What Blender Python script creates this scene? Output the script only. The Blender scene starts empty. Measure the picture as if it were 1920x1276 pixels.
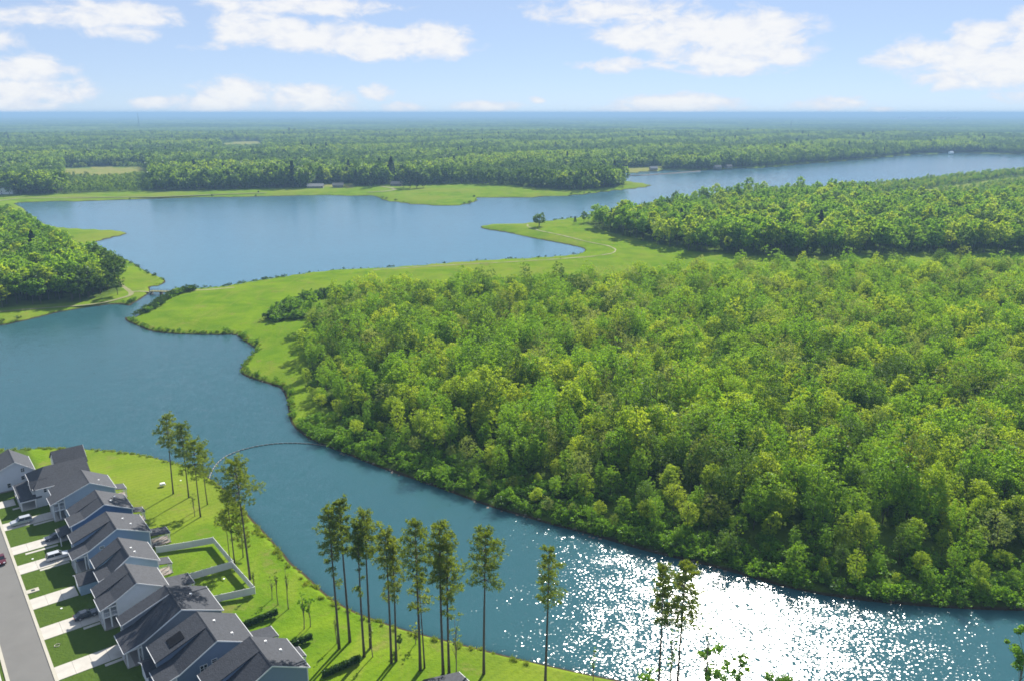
import bpy, bmesh, math, random
import numpy as np
from mathutils import Vector, Matrix

SC = bpy.context.scene
COL = SC.collection
R = math.radians
RNG = np.random.default_rng(7)
random.seed(7)

# ------------------------------------------------------------------ camera
FPX, CAM_H = 1500.0, 105.0           # focal length in photo pixels (1920 wide), drone height
PITCH = math.atan(426.0 / FPX)
SN, CS = math.sin(PITCH), math.cos(PITCH)
cam_d = bpy.data.cameras.new('camera')
cam_d.sensor_fit = 'HORIZONTAL'; cam_d.sensor_width = 36
cam_d.lens = 36 * FPX / 1920
cam_d.clip_start = 1; cam_d.clip_end = 300000
cam = bpy.data.objects.new('camera', cam_d); COL.objects.link(cam)
cam.location = (0, 0, CAM_H); cam.rotation_euler = (R(90) - PITCH, 0, 0)
SC.camera = cam

# ------------------------------------------------------------------ world, sun, exposure
SUN_AZ, SUN_EL = R(18.5), R(35.5)       # azimuth to the right of +Y
SKY_STRENGTH, EXPOSURE, SUN_POWER = 0.05, 1.2, 4.9
sun_dir = Vector((math.sin(SUN_AZ) * math.cos(SUN_EL), math.cos(SUN_AZ) * math.cos(SUN_EL), math.sin(SUN_EL)))
sd_ = bpy.data.lights.new('sun', 'SUN'); sd_.energy = SUN_POWER; sd_.angle = R(0.53); sd_.color = (1, .95, .86)
sun = bpy.data.objects.new('sun', sd_); COL.objects.link(sun)
sun.rotation_euler = sun_dir.to_track_quat('Z', 'Y').to_euler(); sun.location = (0, 0, 300)

def N(nt, typ, **kw):
    n = nt.nodes.new(typ)
    for k, v in kw.items():
        if k.startswith('i_'):
            n.inputs[int(k[2:]) if k[2:].isdigit() else k[2:].replace('_', ' ')].default_value = v
        else:
            setattr(n, k, v)
    return n

def math_node(nt, op, a, b=None, c=None, clamp=False):
    n = nt.nodes.new('ShaderNodeMath'); n.operation = op; n.use_clamp = clamp
    for i, s in enumerate((a, b, c)):
        if s is None: continue
        if isinstance(s, (int, float)): n.inputs[i].default_value = s
        else: nt.links.new(s, n.inputs[i])
    return n.outputs[0]

def mixc(nt, fac, a, b, blend='MIX'):
    n = nt.nodes.new('ShaderNodeMix'); n.data_type = 'RGBA'; n.blend_type = blend
    for i, s in ((0, fac), (6, a), (7, b)):
        if isinstance(s, (int, float)): n.inputs[i].default_value = s
        elif isinstance(s, tuple): n.inputs[i].default_value = (*s, 1) if len(s) == 3 else s
        else: nt.links.new(s, n.inputs[i])
    return n.outputs[2]

def sstep(nt, x, a, b):
    n = nt.nodes.new('ShaderNodeMapRange'); n.interpolation_type = 'SMOOTHSTEP'
    nt.links.new(x, n.inputs[0]); n.inputs[1].default_value = a; n.inputs[2].default_value = b
    return n.outputs[0]

def px_dir(x, y):
    u, v = (x - 960) / FPX, (y - 638) / FPX
    d = Vector((u, CS - v * SN, -(SN + v * CS))); return d.normalized()

def build_world():
    w = bpy.data.worlds.new('World'); SC.world = w; w.use_nodes = True
    nt = w.node_tree; nt.nodes.clear(); L = nt.links.new
    out = N(nt, 'ShaderNodeOutputWorld'); bg = N(nt, 'ShaderNodeBackground')
    bg.inputs[1].default_value = SKY_STRENGTH
    sky = N(nt, 'ShaderNodeTexSky', sky_type='NISHITA', sun_disc=False)
    sky.sun_elevation = SUN_EL; sky.sun_rotation = SUN_AZ
    sky.altitude = 100; sky.air_density = 0.6; sky.dust_density = 0.0; sky.ozone_density = 3.0
    tc = N(nt, 'ShaderNodeTexCoord'); sep = N(nt, 'ShaderNodeSeparateXYZ'); L(tc.outputs['Generated'], sep.inputs[0])
    X, Y, Z = sep.outputs
    A = math_node(nt, 'MULTIPLY', math_node(nt, 'ARCTAN2', X, Y), 57.2958)
    E = math_node(nt, 'MULTIPLY', math_node(nt, 'ARCSINE', Z), 57.2958)
    cmb = N(nt, 'ShaderNodeCombineXYZ')
    L(math_node(nt, 'MULTIPLY', A, .62), cmb.inputs[0]); L(math_node(nt, 'MULTIPLY', E, 1.25), cmb.inputs[1])
    nz = N(nt, 'ShaderNodeTexNoise', i_Scale=.75, i_Detail=7.0, i_Roughness=.6, i_Distortion=.35)
    L(cmb.outputs[0], nz.inputs['Vector'])
    fb = math_node(nt, 'SUBTRACT', nz.outputs[0], .5)
    # cumulus low over the horizon: (px x, px y, half width, half height, weight)
    clouds = [(60, 30, 90, 22, .8), (220, 28, 110, 24, 1), (235, 62, 62, 16, .85), (385, 88, 55, 12, .55), (45, 130, 70, 26, 1), (70, 170, 95, 26, .95), (30, 195, 80, 22, .75),
              (285, 195, 45, 14, .85), (440, 175, 70, 28, 1.05), (400, 195, 90, 20, .95), (575, 185, 90, 26, 1), (590, 205, 90, 14, .8),
              (500, 55, 95, 34, 1), (560, 14, 180, 18, .9), (560, 72, 120, 24, 1), (720, 82, 150, 28, 1.1), (820, 76, 68, 32, 1.1), (640, 55, 80, 22, .8),
              (706, 173, 36, 16, .9), (755, 203, 44, 12, .9), (920, 200, 80, 12, .85), (1006, 188, 18, 9, .8), (1150, 20, 180, 30, .85), (1160, 122, 85, 16, .85),
              (1230, 68, 110, 30, 1.05), (1380, 62, 130, 38, 1.15), (1370, 105, 140, 32, 1.05), (1270, 195, 110, 20, 1.05), (1250, 205, 170, 12, .85),
              (1560, 196, 70, 14, .95), (1640, 207, 40, 8, .7), (1690, 120, 70, 20, .85), (1780, 105, 110, 34, .95), (1838, 66, 52, 24, 1.05), (1860, 120, 130, 40, 1), (1915, 30, 30, 16, .8),
              (1935, 95, 60, 40, .9), (1900, 185, 70, 16, .6), (2120, 90, 150, 34, 1), (-140, 70, 130, 30, 1), (-90, 180, 90, 18, .9), (2080, 190, 120, 16, .9)]
    blob = None
    for (x, y, hw, hh, wt) in clouds:
        d = px_dir(x, y); a = math.degrees(math.atan2(d.x, d.y)); e = math.degrees(math.asin(d.z))
        k = math.degrees(1 / FPX) * .93
        da = math_node(nt, 'DIVIDE', math_node(nt, 'SUBTRACT', A, a), hw * k)
        de = math_node(nt, 'DIVIDE', math_node(nt, 'SUBTRACT', E, e), hh * k)
        q = math_node(nt, 'ADD', math_node(nt, 'MULTIPLY', da, da), math_node(nt, 'MULTIPLY', de, de))
        b = math_node(nt, 'SUBTRACT', wt, math_node(nt, 'MULTIPLY', q, .62))
        blob = b if blob is None else math_node(nt, 'SMOOTH_MAX', blob, b, .25)
    # the same kind of scattered cumulus over the rest of the dome
    den = math_node(nt, 'ADD', math_node(nt, 'MAXIMUM', Z, 0.0), .10)
    pl = N(nt, 'ShaderNodeCombineXYZ'); L(math_node(nt, 'DIVIDE', X, den), pl.inputs[0]); L(math_node(nt, 'DIVIDE', Y, den), pl.inputs[1])
    n2 = N(nt, 'ShaderNodeTexNoise', i_Scale=1.1, i_Detail=7.0, i_Roughness=.55); L(pl.outputs[0], n2.inputs['Vector'])
    dome = math_node(nt, 'MULTIPLY', sstep(nt, n2.outputs[0], .54, .70), sstep(nt, E, 7.5, 11))
    blob = math_node(nt, 'MAXIMUM', blob, -1.0)
    raw = math_node(nt, 'ADD', blob, math_node(nt, 'MULTIPLY', fb, 2.2))
    dens = math_node(nt, 'MULTIPLY', sstep(nt, raw, .12, .85), .92)
    dens = math_node(nt, 'MAXIMUM', dens, math_node(nt, 'MULTIPLY', dome, .8))
    n3 = N(nt, 'ShaderNodeTexNoise', i_Scale=1.7, i_Detail=5.0); L(cmb.outputs[0], n3.inputs['Vector'])
    CW = .97 / (SKY_STRENGTH * 2 ** EXPOSURE)
    ccol = mixc(nt, sstep(nt, math_node(nt, 'ADD', raw, math_node(nt, 'MULTIPLY', math_node(nt, 'SUBTRACT', n3.outputs[0], .5), 1.2)), .3, 1.2),
                (CW * .82, CW * .86, CW * .96), (CW, CW, CW * 1.0))
    # a thin bright veil of high haze lies evenly over the whole dome
    skyc = mixc(nt, .66, sky.outputs[0], (4.7, 5.85, 8.1))
    col = mixc(nt, dens, skyc, ccol)
    L(col, bg.inputs[0]); L(bg.outputs[0], out.inputs[0])
build_world()
vs = SC.view_settings
vs.view_transform = 'Standard'; vs.look = 'None'; vs.exposure = EXPOSURE; vs.gamma = 1; vs.use_curve_mapping = False
cy = SC.cycles
cy.use_denoising = True
try: cy.denoiser = 'OPENIMAGEDENOISE'; cy.denoising_input_passes = 'RGB_ALBEDO_NORMAL'; cy.denoising_prefilter = 'ACCURATE'
except Exception: pass
cy.max_bounces = 6; cy.diffuse_bounces = 4; cy.glossy_bounces = 2; cy.transmission_bounces = 4; cy.volume_bounces = 0; cy.transparent_max_bounces = 4
cy.caustics_reflective = False; cy.caustics_refractive = False
cy.filter_width = 1.7; cy.sample_clamp_indirect = 4; cy.use_adaptive_sampling = False

# ------------------------------------------------------------------ pixel -> world
def unp(x, y, z=0.0):
    u, v = (x - 960) / FPX, (y - 638) / FPX
    t = (CAM_H - z) / (SN + v * CS)
    return np.array([u * t, (CS - v * SN) * t])
def unpl(pts, z=0.0): return np.array([unp(x, y, z) for x, y in pts])
def height_for(base, ytop):
    """height above z=0 of a point over base that shows at photo row ytop"""
    v = (ytop - 638) / FPX
    return CAM_H - base[1] * (v * CS + SN) / (CS - v * SN)
S = np.array([.6209, -.7839]); P = np.array([.7839, .6209])      # along the street towards us / from street to lake
GZ = 2.2
ORG = unp(54, 1124, GZ)
def ps(p, s): return ORG + P * p + S * s

# ------------------------------------------------------------------ shore lines
LOWER = [(-700, 640), (-300, 640), (-60, 622), (0, 611), (60, 598), (110, 585), (160, 577), (215, 569), (245, 573), (236, 588), (233, 600), (248, 607), (262, 613), (280, 621), (310, 625), (350, 627), (400, 628), (440, 627),
         (447, 632), (462, 643), (482, 655), (470, 666), (455, 682), (449, 695), (456, 704), (480, 712), (505, 720), (527, 727), (535, 742), (540, 762), (542, 785), (550, 800),
         (570, 817), (590, 828), (615, 838), (650, 851), (690, 868), (730, 883), (770, 896), (810, 910), (860, 928), (910, 947), (970, 965), (1040, 985), (1100, 1000), (1160, 1018), (1220, 1035),
         (1280, 1049), (1340, 1063), (1400, 1080), (1460, 1098), (1520, 1111), (1600, 1124), (1700, 1134), (1800, 1141), (1920, 1145), (2300, 1150), (2900, 1155),
         (2900, 1500), (1900, 1420), (1500, 1330), (1300, 1300), (1170, 1276), (1100, 1262), (1000, 1240), (950, 1228), (880, 1210), (800, 1190), (740, 1173), (690, 1155), (660, 1143), (625, 1123), (603, 1105), (578, 1080),
         (560, 1065), (548, 1056), (534, 1038), (518, 1020), (500, 1000), (486, 985), (472, 971), (459, 957), (440, 934), (425, 918), (411, 908), (394, 896), (372, 880), (330, 867), (280, 855),
         (240, 849), (200, 845), (150, 841), (80, 841), (0, 844), (-300, 850), (-700, 850)]
STREAM = [(278, 537), (322, 537), (322, 548), (306, 562), (286, 576), (262, 590), (246, 599), (236, 594), (238, 578), (248, 570), (264, 561), (277, 552), (283, 545)]
UPPER = [(25, 381), (80, 379), (160, 377), (280, 374), (400, 370), (520, 368), (620, 367), (700, 367), (710, 371), (722, 377), (750, 380), (775, 384), (830, 386), (870, 385), (890, 379), (898, 375), (888, 371),
         (930, 371), (1000, 370), (1060, 368), (1110, 363), (1150, 358), (1190, 354), (1226, 349), (1212, 345), (1190, 342), (1160, 338), (1135, 333), (1160, 327), (1200, 323), (1250, 320), (1310, 320), (1360, 317), (1440, 315), (1500, 308), (1560, 304),
         (1620, 299), (1640, 297), (1700, 291), (1760, 288), (1850, 288), (1920, 291), (2100, 297), (2500, 300), (2500, 322), (2100, 314), (1918, 319), (1888, 321), (1785, 331), (1721, 338), (1647, 346), (1560, 351), (1480, 356), (1400, 361),
         (1346, 370), (1306, 373), (1271, 378), (1240, 383), (1200, 391), (1147, 403), (1092, 407), (1025, 415), (995, 419), (922, 421), (895, 425), (912, 431), (952, 436), (985, 444), (1022, 451), (1050, 456), (1075, 461), (1100, 467),
         (1091, 476), (1060, 480), (1010, 484), (935, 487), (860, 492), (780, 499), (700, 504), (609, 508), (540, 518), (480, 527), (427, 537), (375, 542), (304, 541), (286, 541), (300, 535), (315, 527), (295, 518), (267, 506), (256, 497), (237, 487), (225, 482), (190, 473),
         (160, 465), (163, 460), (175, 455), (205, 447), (240, 439), (233, 435), (212, 432), (150, 430), (100, 426), (72, 416), (67, 408), (50, 400), (47, 392), (32, 385)]
WPOLY = [unpl(q) for q in (LOWER, STREAM, UPPER)]

def smooth_closed(P0, it=1):
    for _ in range(it):
        Q = np.roll(P0, -1, 0)
        P0 = np.stack([P0 * .75 + Q * .25, P0 * .25 + Q * .75], 1).reshape(-1, 2)
    return P0
WPOLY = [smooth_closed(q) for q in WPOLY]

def poly_sd(pts, poly):
    """signed distance, negative inside"""
    pts = np.asarray(pts, float); out = np.empty(len(pts))
    A = poly; B = np.roll(poly, -1, 0); D = B - A; DD = (D ** 2).sum(1) + 1e-12
    for i in range(0, len(pts), 8000):
        p = pts[i:i + 8000]
        wx = p[:, 0][:, None] - A[:, 0]; wy = p[:, 1][:, None] - A[:, 1]
        t = np.clip((wx * D[:, 0] + wy * D[:, 1]) / DD, 0, 1)
        d2 = ((wx - t * D[:, 0]) ** 2 + (wy - t * D[:, 1]) ** 2).min(1)
        c = (A[:, 1] > p[:, 1][:, None]) != (B[:, 1] > p[:, 1][:, None])
        xi = A[:, 0] + (p[:, 1][:, None] - A[:, 1]) * D[:, 0] / np.where(np.abs(D[:, 1]) < 1e-9, 1e-9, D[:, 1])
        ins = (c & (p[:, 0][:, None] < xi)).sum(1) % 2 == 1
        d = np.sqrt(d2); out[i:i + 8000] = np.where(ins, -d, d)
    return out
def inside(pts, poly):
    pts = np.asarray(pts, float); out = np.zeros(len(pts), bool)
    A = poly; B = np.roll(poly, -1, 0)
    for a, b in zip(A, B):
        c = (a[1] > pts[:, 1]) != (b[1] > pts[:, 1])
        if not c.any(): continue
        xi = a[0] + (pts[:, 1] - a[1]) * (b[0] - a[0]) / (b[1] - a[1] if abs(b[1] - a[1]) > 1e-9 else 1e-9)
        out ^= c & (pts[:, 0] < xi)
    return out
def shore(pts):
    return np.minimum.reduce([poly_sd(pts, q) for q in WPOLY])
def sm(t): t = np.clip(t, 0, 1); return t * t * (3 - 2 * t)
def zland(sd):
    return np.where(sd < 0, np.maximum(-1.6, sd * .4), .95 * sm(sd / 2.2) + 1.25 * sm(sd / 24))
def gz(pt): return float(zland(shore(np.array([pt]))) [0])
def gzs(pts): return zland(shore(pts))

# woods (photo pixels on the ground)
F_MAIN = unpl([(668, 826), (640, 795), (600, 772), (584, 742), (570, 705), (577, 660), (576, 615), (606, 588), (660, 573), (760, 568), (900, 564), (1060, 559), (1200, 551), (1300, 538), (1400, 534), (1600, 532), (1920, 529), (2600, 526),
                (2900, 1150), (2300, 1146), (1920, 1140), (1800, 1136), (1700, 1129), (1600, 1119), (1520, 1106), (1460, 1093), (1400, 1075), (1340, 1058), (1280, 1044), (1220, 1030), (1160, 1013), (1100, 995), (1040, 980), (970, 959),
                (910, 940), (860, 920), (810, 902), (770, 888), (730, 874), (700, 856)], 1.5)
F_RIGHT = unpl([(1122, 431), (1160, 441), (1210, 455), (1260, 466), (1310, 475), (1400, 481), (1500, 483), (1700, 479), (1920, 476), (2600, 476), (2600, 328), (2100, 317), (1918, 322), (1888, 324), (1785, 334), (1721, 341), (1647, 349), (1560, 354), (1480, 360), (1400, 366),
                 (1346, 374), (1306, 378), (1271, 383), (1240, 388), (1200, 396), (1155, 408), (1110, 415), (1092, 420)], 1.5)
F_LEFT = unpl([(-500, 610), (-100, 592), (0, 580), (80, 573), (150, 566), (205, 556), (228, 545), (216, 521), (190, 506), (150, 491), (120, 479), (90, 463), (70, 450), (45, 434), (18, 420), (-100, 405), (-500, 420)], 1.5)
front = [(-500, 372), (0, 367), (100, 365), (200, 362), (300, 359), (400, 357), (500, 354), (600, 353), (660, 351), (690, 349), (760, 347), (800, 347), (850, 345), (950, 348), (1040, 356), (1060, 358), (1110, 356), (1150, 352), (1172, 346), (1160, 340), (1130, 333),
         (1120, 326), (1200, 319), (1260, 317), (1310, 318), (1360, 315), (1440, 312), (1500, 306), (1560, 302), (1620, 297), (1700, 289), (1760, 286), (1850, 286), (1920, 289), (2100, 295), (2500, 298)]
F_FAR = np.vstack([unpl(front, 1.5), [[5200, 3300], [5200, 6000], [-5200, 6000], [-5200, 1300]]])
CLEAR = [unpl([(118, 331), (122, 316), (200, 312), (280, 315), (276, 330), (200, 334)], 2), unpl([(412, 276), (424, 267), (484, 265), (496, 272), (470, 275)], 2),
         unpl([(1128, 326), (1150, 316), (1240, 312), (1245, 318), (1200, 322)], 2), unpl([(585, 352), (585, 346), (665, 344), (665, 352)], 2),
         unpl([(735, 350), (735, 341), (755, 341), (755, 350)], 2)]
TRACK = unpl([(1640, 372), (1709, 362), (1798, 353), (1870, 341), (2000, 326)], 1.5)

def dist_line(pts, line):
    best = np.full(len(pts), 1e9)
    for a, b in zip(line[:-1], line[1:]):
        d = b - a; t = np.clip(((pts - a) @ d) / (d @ d), 0, 1)
        best = np.minimum(best, np.hypot(*(pts - a - t[:, None] * d).T))
    return best

# ------------------------------------------------------------------ materials
def mat(name):
    m = bpy.data.materials.new(name); m.use_nodes = True; nt = m.node_tree
    return m, nt, nt.nodes['Principled BSDF'], nt.nodes['Material Output']
def pos(nt): return nt.nodes.new('ShaderNodeNewGeometry').outputs['Position']
def noise(nt, vec, scale, detail=3.0, rough=.55, dist=0.0):
    n = N(nt, 'ShaderNodeTexNoise', i_Scale=scale, i_Detail=detail, i_Roughness=rough, i_Distortion=dist)
    if vec is not None: nt.links.new(vec, n.inputs['Vector'])
    return n
def bump(nt, b, h, dist, strength=1.0):
    n = N(nt, 'ShaderNodeBump', i_Distance=dist, i_Strength=strength); nt.links.new(h, n.inputs['Height']); nt.links.new(n.outputs[0], b.inputs['Normal'])
def stretch(nt, vec, s):
    n = N(nt, 'ShaderNodeVectorMath', operation='MULTIPLY'); nt.links.new(vec, n.inputs[0]); n.inputs[1].default_value = s; return n.outputs[0]

def simple(name, col, rough=.6, var=.15, scale=3.0, metal=0.0, bmp=0.0, spec=.5, coat=0.0):
    m, nt, b, o = mat(name)
    tc = N(nt, 'ShaderNodeTexCoord')
    n = noise(nt, tc.outputs['Object'], scale, 4.0)
    c = mixc(nt, n.outputs[0], tuple(x * (1 - var) for x in col), tuple(min(1, x * (1 + var)) for x in col))
    nt.links.new(c, b.inputs['Base Color'])
    b.inputs['Roughness'].default_value = rough; b.inputs['Metallic'].default_value = metal
    b.inputs['Specular IOR Level'].default_value = spec; b.inputs['Coat Weight'].default_value = coat
    if bmp: bump(nt, b, n.outputs[0], bmp)
    return m

def m_ground():
    m, nt, b, o = mat('grass_ground'); L = nt.links.new
    p = pos(nt)
    big = noise(nt, p, .012, 4.0, .6).outputs[0]; mid = noise(nt, p, .06, 4.0, .6, .6).outputs[0]; fine = noise(nt, p, .9, 5.0, .7).outputs[0]
    st = noise(nt, stretch(nt, p, (.35, .05, 1)), .5, 3.0, .6, .5).outputs[0]
    g = mixc(nt, sstep(nt, mid, .3, .7), (.078, .152, .009), (.136, .212, .012))
    g = mixc(nt, math_node(nt, 'MULTIPLY', sstep(nt, big, .42, .7), .75), g, (.160, .192, .026))
    g = mixc(nt, math_node(nt, 'MULTIPLY', sstep(nt, st, .50, .72), .45), g, (.170, .195, .032))
    g = mixc(nt, math_node(nt, 'MULTIPLY', sstep(nt, fine, .55, .75), .55), g, (.040, .085, .011))
    g = mixc(nt, math_node(nt, 'MULTIPLY', sstep(nt, noise(nt, p, .14, 5.0, .68).outputs[0], .56, .72), .6), g, (.165, .145, .050))
    wv = N(nt, 'ShaderNodeTexWave', wave_type='BANDS', bands_direction='X', i_Scale=.16, i_Distortion=3.5, i_Detail=2.0); wv.inputs['Detail Scale'].default_value = .25
    rt = N(nt, 'ShaderNodeVectorRotate', rotation_type='Z_AXIS'); rt.inputs['Angle'].default_value = .75; L(p, rt.inputs['Vector']); L(rt.outputs[0], wv.inputs['Vector'])
    g = mixc(nt, math_node(nt, 'MULTIPLY', sstep(nt, wv.outputs[1], .55, .95), .16), g, (.058, .112, .012))
    lawn = N(nt, 'ShaderNodeAttribute', attribute_name='lawn').outputs['Fac']
    lg = mixc(nt, fine, (.044, .080, .014), (.078, .118, .020))
    g = mixc(nt, lawn, g, lg)
    far = N(nt, 'ShaderNodeAttribute', attribute_name='dry').outputs['Fac']
    g = mixc(nt, math_node(nt, 'MULTIPLY', far, sstep(nt, mid, .25, .6)), g, (.20, .19, .06))
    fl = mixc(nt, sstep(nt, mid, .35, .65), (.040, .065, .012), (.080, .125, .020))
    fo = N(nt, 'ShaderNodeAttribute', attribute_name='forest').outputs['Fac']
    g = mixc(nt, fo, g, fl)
    z = N(nt, 'ShaderNodeSeparateXYZ'); L(p, z.inputs[0])
    bank = sstep(nt, math_node(nt, 'ADD', z.outputs[2], math_node(nt, 'MULTIPLY', math_node(nt, 'SUBTRACT', mid, .5), .8)),   .50, .16)
    bk = mixc(nt, fine, (.020, .018, .012), (.075, .060, .038))
    g = mixc(nt, bank, g, bk)
    L(g, b.inputs['Base Color']); b.inputs['Roughness'].default_value = .95; b.inputs['Specular IOR Level'].default_value = 0.0
    bump(nt, b, math_node(nt, 'ADD', fine, math_node(nt, 'MULTIPLY', mid, 1.5)), .35, .8)
    return m

def m_water(name, c0, c1, calm0, calm1):
    m, nt, b, o = mat(name); L = nt.links.new
    p = pos(nt)
    wind = noise(nt, stretch(nt, p, (.5, 1, 1)), .012, 3.0, .55).outputs[0]
    def slopes(scale, k, sx, sy, det):
        n = noise(nt, stretch(nt, p, (sx, sy, 1)), scale, det, .62)
        s = N(nt, 'ShaderNodeVectorMath', operation='SUBTRACT'); L(n.outputs[1], s.inputs[0]); s.inputs[1].default_value = (.5, .5, .5)
        t = N(nt, 'ShaderNodeVectorMath', operation='MULTIPLY'); L(s.outputs[0], t.inputs[0]); t.inputs[1].default_value = (k, k, 0); return t.outputs[0]
    a = slopes(1.9, .64, .85, 1.0, 1.0); c = slopes(.24, .26, .8, 1.0, 2.0)
    ad = N(nt, 'ShaderNodeVectorMath', operation='ADD'); L(a, ad.inputs[0]); L(c, ad.inputs[1])
    sc = N(nt, 'ShaderNodeVectorMath', operation='SCALE'); L(ad.outputs[0], sc.inputs[0])
    mr = N(nt, 'ShaderNodeMapRange'); L(wind, mr.inputs[0]); mr.inputs[1].default_value = .3; mr.inputs[2].default_value = .7; mr.inputs[3].default_value = .8; mr.inputs[4].default_value = 1.12
    sp = N(nt, 'ShaderNodeSeparateXYZ'); L(p, sp.inputs[0])
    # the breeze comes down the creek; the big lake lies calmer
    calm = N(nt, 'ShaderNodeMapRange'); L(sp.outputs[1], calm.inputs[0]); calm.inputs[1].default_value = 200; calm.inputs[2].default_value = 480; calm.inputs[3].default_value = calm0; calm.inputs[4].default_value = calm1
    L(math_node(nt, 'MULTIPLY', mr.outputs[0], calm.outputs[0]), sc.inputs['Scale'])
    up = N(nt, 'ShaderNodeVectorMath', operation='ADD'); L(sc.outputs[0], up.inputs[0]); up.inputs[1].default_value = (0, 0, 1)
    nm = N(nt, 'ShaderNodeVectorMath', operation='NORMALIZE'); L(up.outputs[0], nm.inputs[0])
    big = noise(nt, p, .006, 2.0).outputs[0]
    col = mixc(nt, big, c0, c1)
    L(col, b.inputs['Base Color'])
    b.subsurface_method = 'BURLEY'; b.inputs['Subsurface Weight'].default_value = 1.0; b.inputs['Subsurface Radius'].default_value = (1, 1, 1); b.inputs['Subsurface Scale'].default_value = 7.0
    b.inputs['Roughness'].default_value = 1.0; b.inputs['Specular IOR Level'].default_value = 0.0
    gl = N(nt, 'ShaderNodeBsdfGlossy', distribution='BECKMANN', i_Roughness=.21); L(nm.outputs[0], gl.inputs['Normal'])
    fr = N(nt, 'ShaderNodeFresnel', i_IOR=1.34); L(nm.outputs[0], fr.inputs['Normal'])
    mx = N(nt, 'ShaderNodeMixShader'); L(fr.outputs[0], mx.inputs[0]); L(b.outputs[0], mx.inputs[1]); L(gl.outputs[0], mx.inputs[2]); L(mx.outputs[0], o.inputs[0])
    return m

def m_leaf(name, cols, trans=.5, patch=True, sat=1.0):
    """cols: dark, mid, light; each tree and each leaf varies"""
    m, nt, b, o = mat(name); L = nt.links.new; nt.nodes.remove(b)
    oi = N(nt, 'ShaderNodeObjectInfo'); ge = N(nt, 'ShaderNodeNewGeometry')
    cr = N(nt, 'ShaderNodeValToRGB'); e = cr.color_ramp.elements
    e[0].color = (*cols[0], 1); e[1].color = (*cols[2], 1); x = e.new(.5); x.color = (*cols[1], 1)
    r = math_node(nt, 'ADD', math_node(nt, 'MULTIPLY', oi.outputs['Random'], .62), math_node(nt, 'MULTIPLY', ge.outputs['Random Per Island'], .38))
    L(r, cr.inputs[0]); c = cr.outputs[0]
    if patch:
        n = noise(nt, stretch(nt, oi.outputs['Location'], (1, 1, 0)), .018, 2.0).outputs[0]
        c = mixc(nt, math_node(nt, 'MULTIPLY', sstep(nt, n, .48, .70), .4), c, tuple(x * .75 for x in cols[0]))
    d = N(nt, 'ShaderNodeBsdfDiffuse'); t = N(nt, 'ShaderNodeBsdfTranslucent')
    L(c, d.inputs[0])
    tcol = mixc(nt, 1.0, c, (1.25, 1.12, .55), 'MULTIPLY'); L(tcol, t.inputs[0])
    mx = N(nt, 'ShaderNodeMixShader'); mx.inputs[0].default_value = trans; L(d.outputs[0], mx.inputs[1]); L(t.outputs[0], mx.inputs[2])
    g = N(nt, 'ShaderNodeBsdfGlossy', i_Roughness=.45); g.inputs[0].default_value = (.9, .95, 1, 1)
    m2 = N(nt, 'ShaderNodeMixShader'); m2.inputs[0].default_value = .012; L(mx.outputs[0], m2.inputs[1]); L(g.outputs[0], m2.inputs[2])
    L(m2.outputs[0], o.inputs[0]); return m

def m_canopy():
    m, nt, b, o = mat('far_canopy'); L = nt.links.new; nt.nodes.remove(b)
    p = pos(nt)
    a = noise(nt, p, .0011, 4.0, .6).outputs[0]; f = noise(nt, p, .05, 3.0, .7).outputs[0]; w = noise(nt, stretch(nt, p, (.35, 1.6, 1)), .0016, 3.0, .6).outputs[0]
    c = mixc(nt, sstep(nt, f, .3, .7), (.045, .095, .022), (.150, .235, .040))
    c = mixc(nt, math_node(nt, 'MULTIPLY', sstep(nt, a, .44, .60), .8), c, (.030, .068, .022))
    c = mixc(nt, math_node(nt, 'MULTIPLY', sstep(nt, w, .55, .66), .65), c, (.19, .26, .05))
    d = N(nt, 'ShaderNodeBsdfDiffuse'); t = N(nt, 'ShaderNodeBsdfTranslucent'); L(c, d.inputs[0]); L(c, t.inputs[0])
    mx = N(nt, 'ShaderNodeMixShader'); mx.inputs[0].default_value = .3; L(d.outputs[0], mx.inputs[1]); L(t.outputs[0], mx.inputs[2]); L(mx.outputs[0], o.inputs[0])
    return m

def m_siding(name, col):
    m, nt, b, o = mat(name); L = nt.links.new
    tc = N(nt, 'ShaderNodeTexCoord'); sp = N(nt, 'ShaderNodeSeparateXYZ'); L(tc.outputs['Object'], sp.inputs[0])
    saw = math_node(nt, 'FRACT', math_node(nt, 'MULTIPLY', sp.outputs[2], 5.6))
    n = noise(nt, tc.outputs['Object'], 1.2, 4.0).outputs[0]
    c = mixc(nt, n, tuple(x * .92 for x in col), tuple(min(1, x * 1.06) for x in col))
    c = mixc(nt, math_node(nt, 'MULTIPLY', sstep(nt, saw, .88, 1.0), .35), c, tuple(x * .55 for x in col))
    L(c, b.inputs['Base Color']); b.inputs['Roughness'].default_value = .55
    bump(nt, b, saw, .02); return m

def m_shingle(name, col):
    m, nt, b, o = mat(name); L = nt.links.new
    tc = N(nt, 'ShaderNodeTexCoord')
    v = N(nt, 'ShaderNodeTexVoronoi', i_Scale=3.2); L(stretch(nt, tc.outputs['Object'], (1, 1.0, 2.2)), v.inputs['Vector'])
    n = noise(nt, tc.outputs['Object'], .55, 4.0).outputs[0]
    c = mixc(nt, v.outputs['Color'], tuple(x * .72 for x in col), tuple(x * 1.3 for x in col))
    c = mixc(nt, math_node(nt, 'MULTIPLY', sstep(nt, n, .5, .75), .35), c, tuple(x * 1.35 for x in col))
    L(c, b.inputs['Base Color']); b.inputs['Roughness'].default_value = .85; b.inputs['Specular IOR Level'].default_value = .35
    bump(nt, b, v.outputs[0], .03); return m

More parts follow.
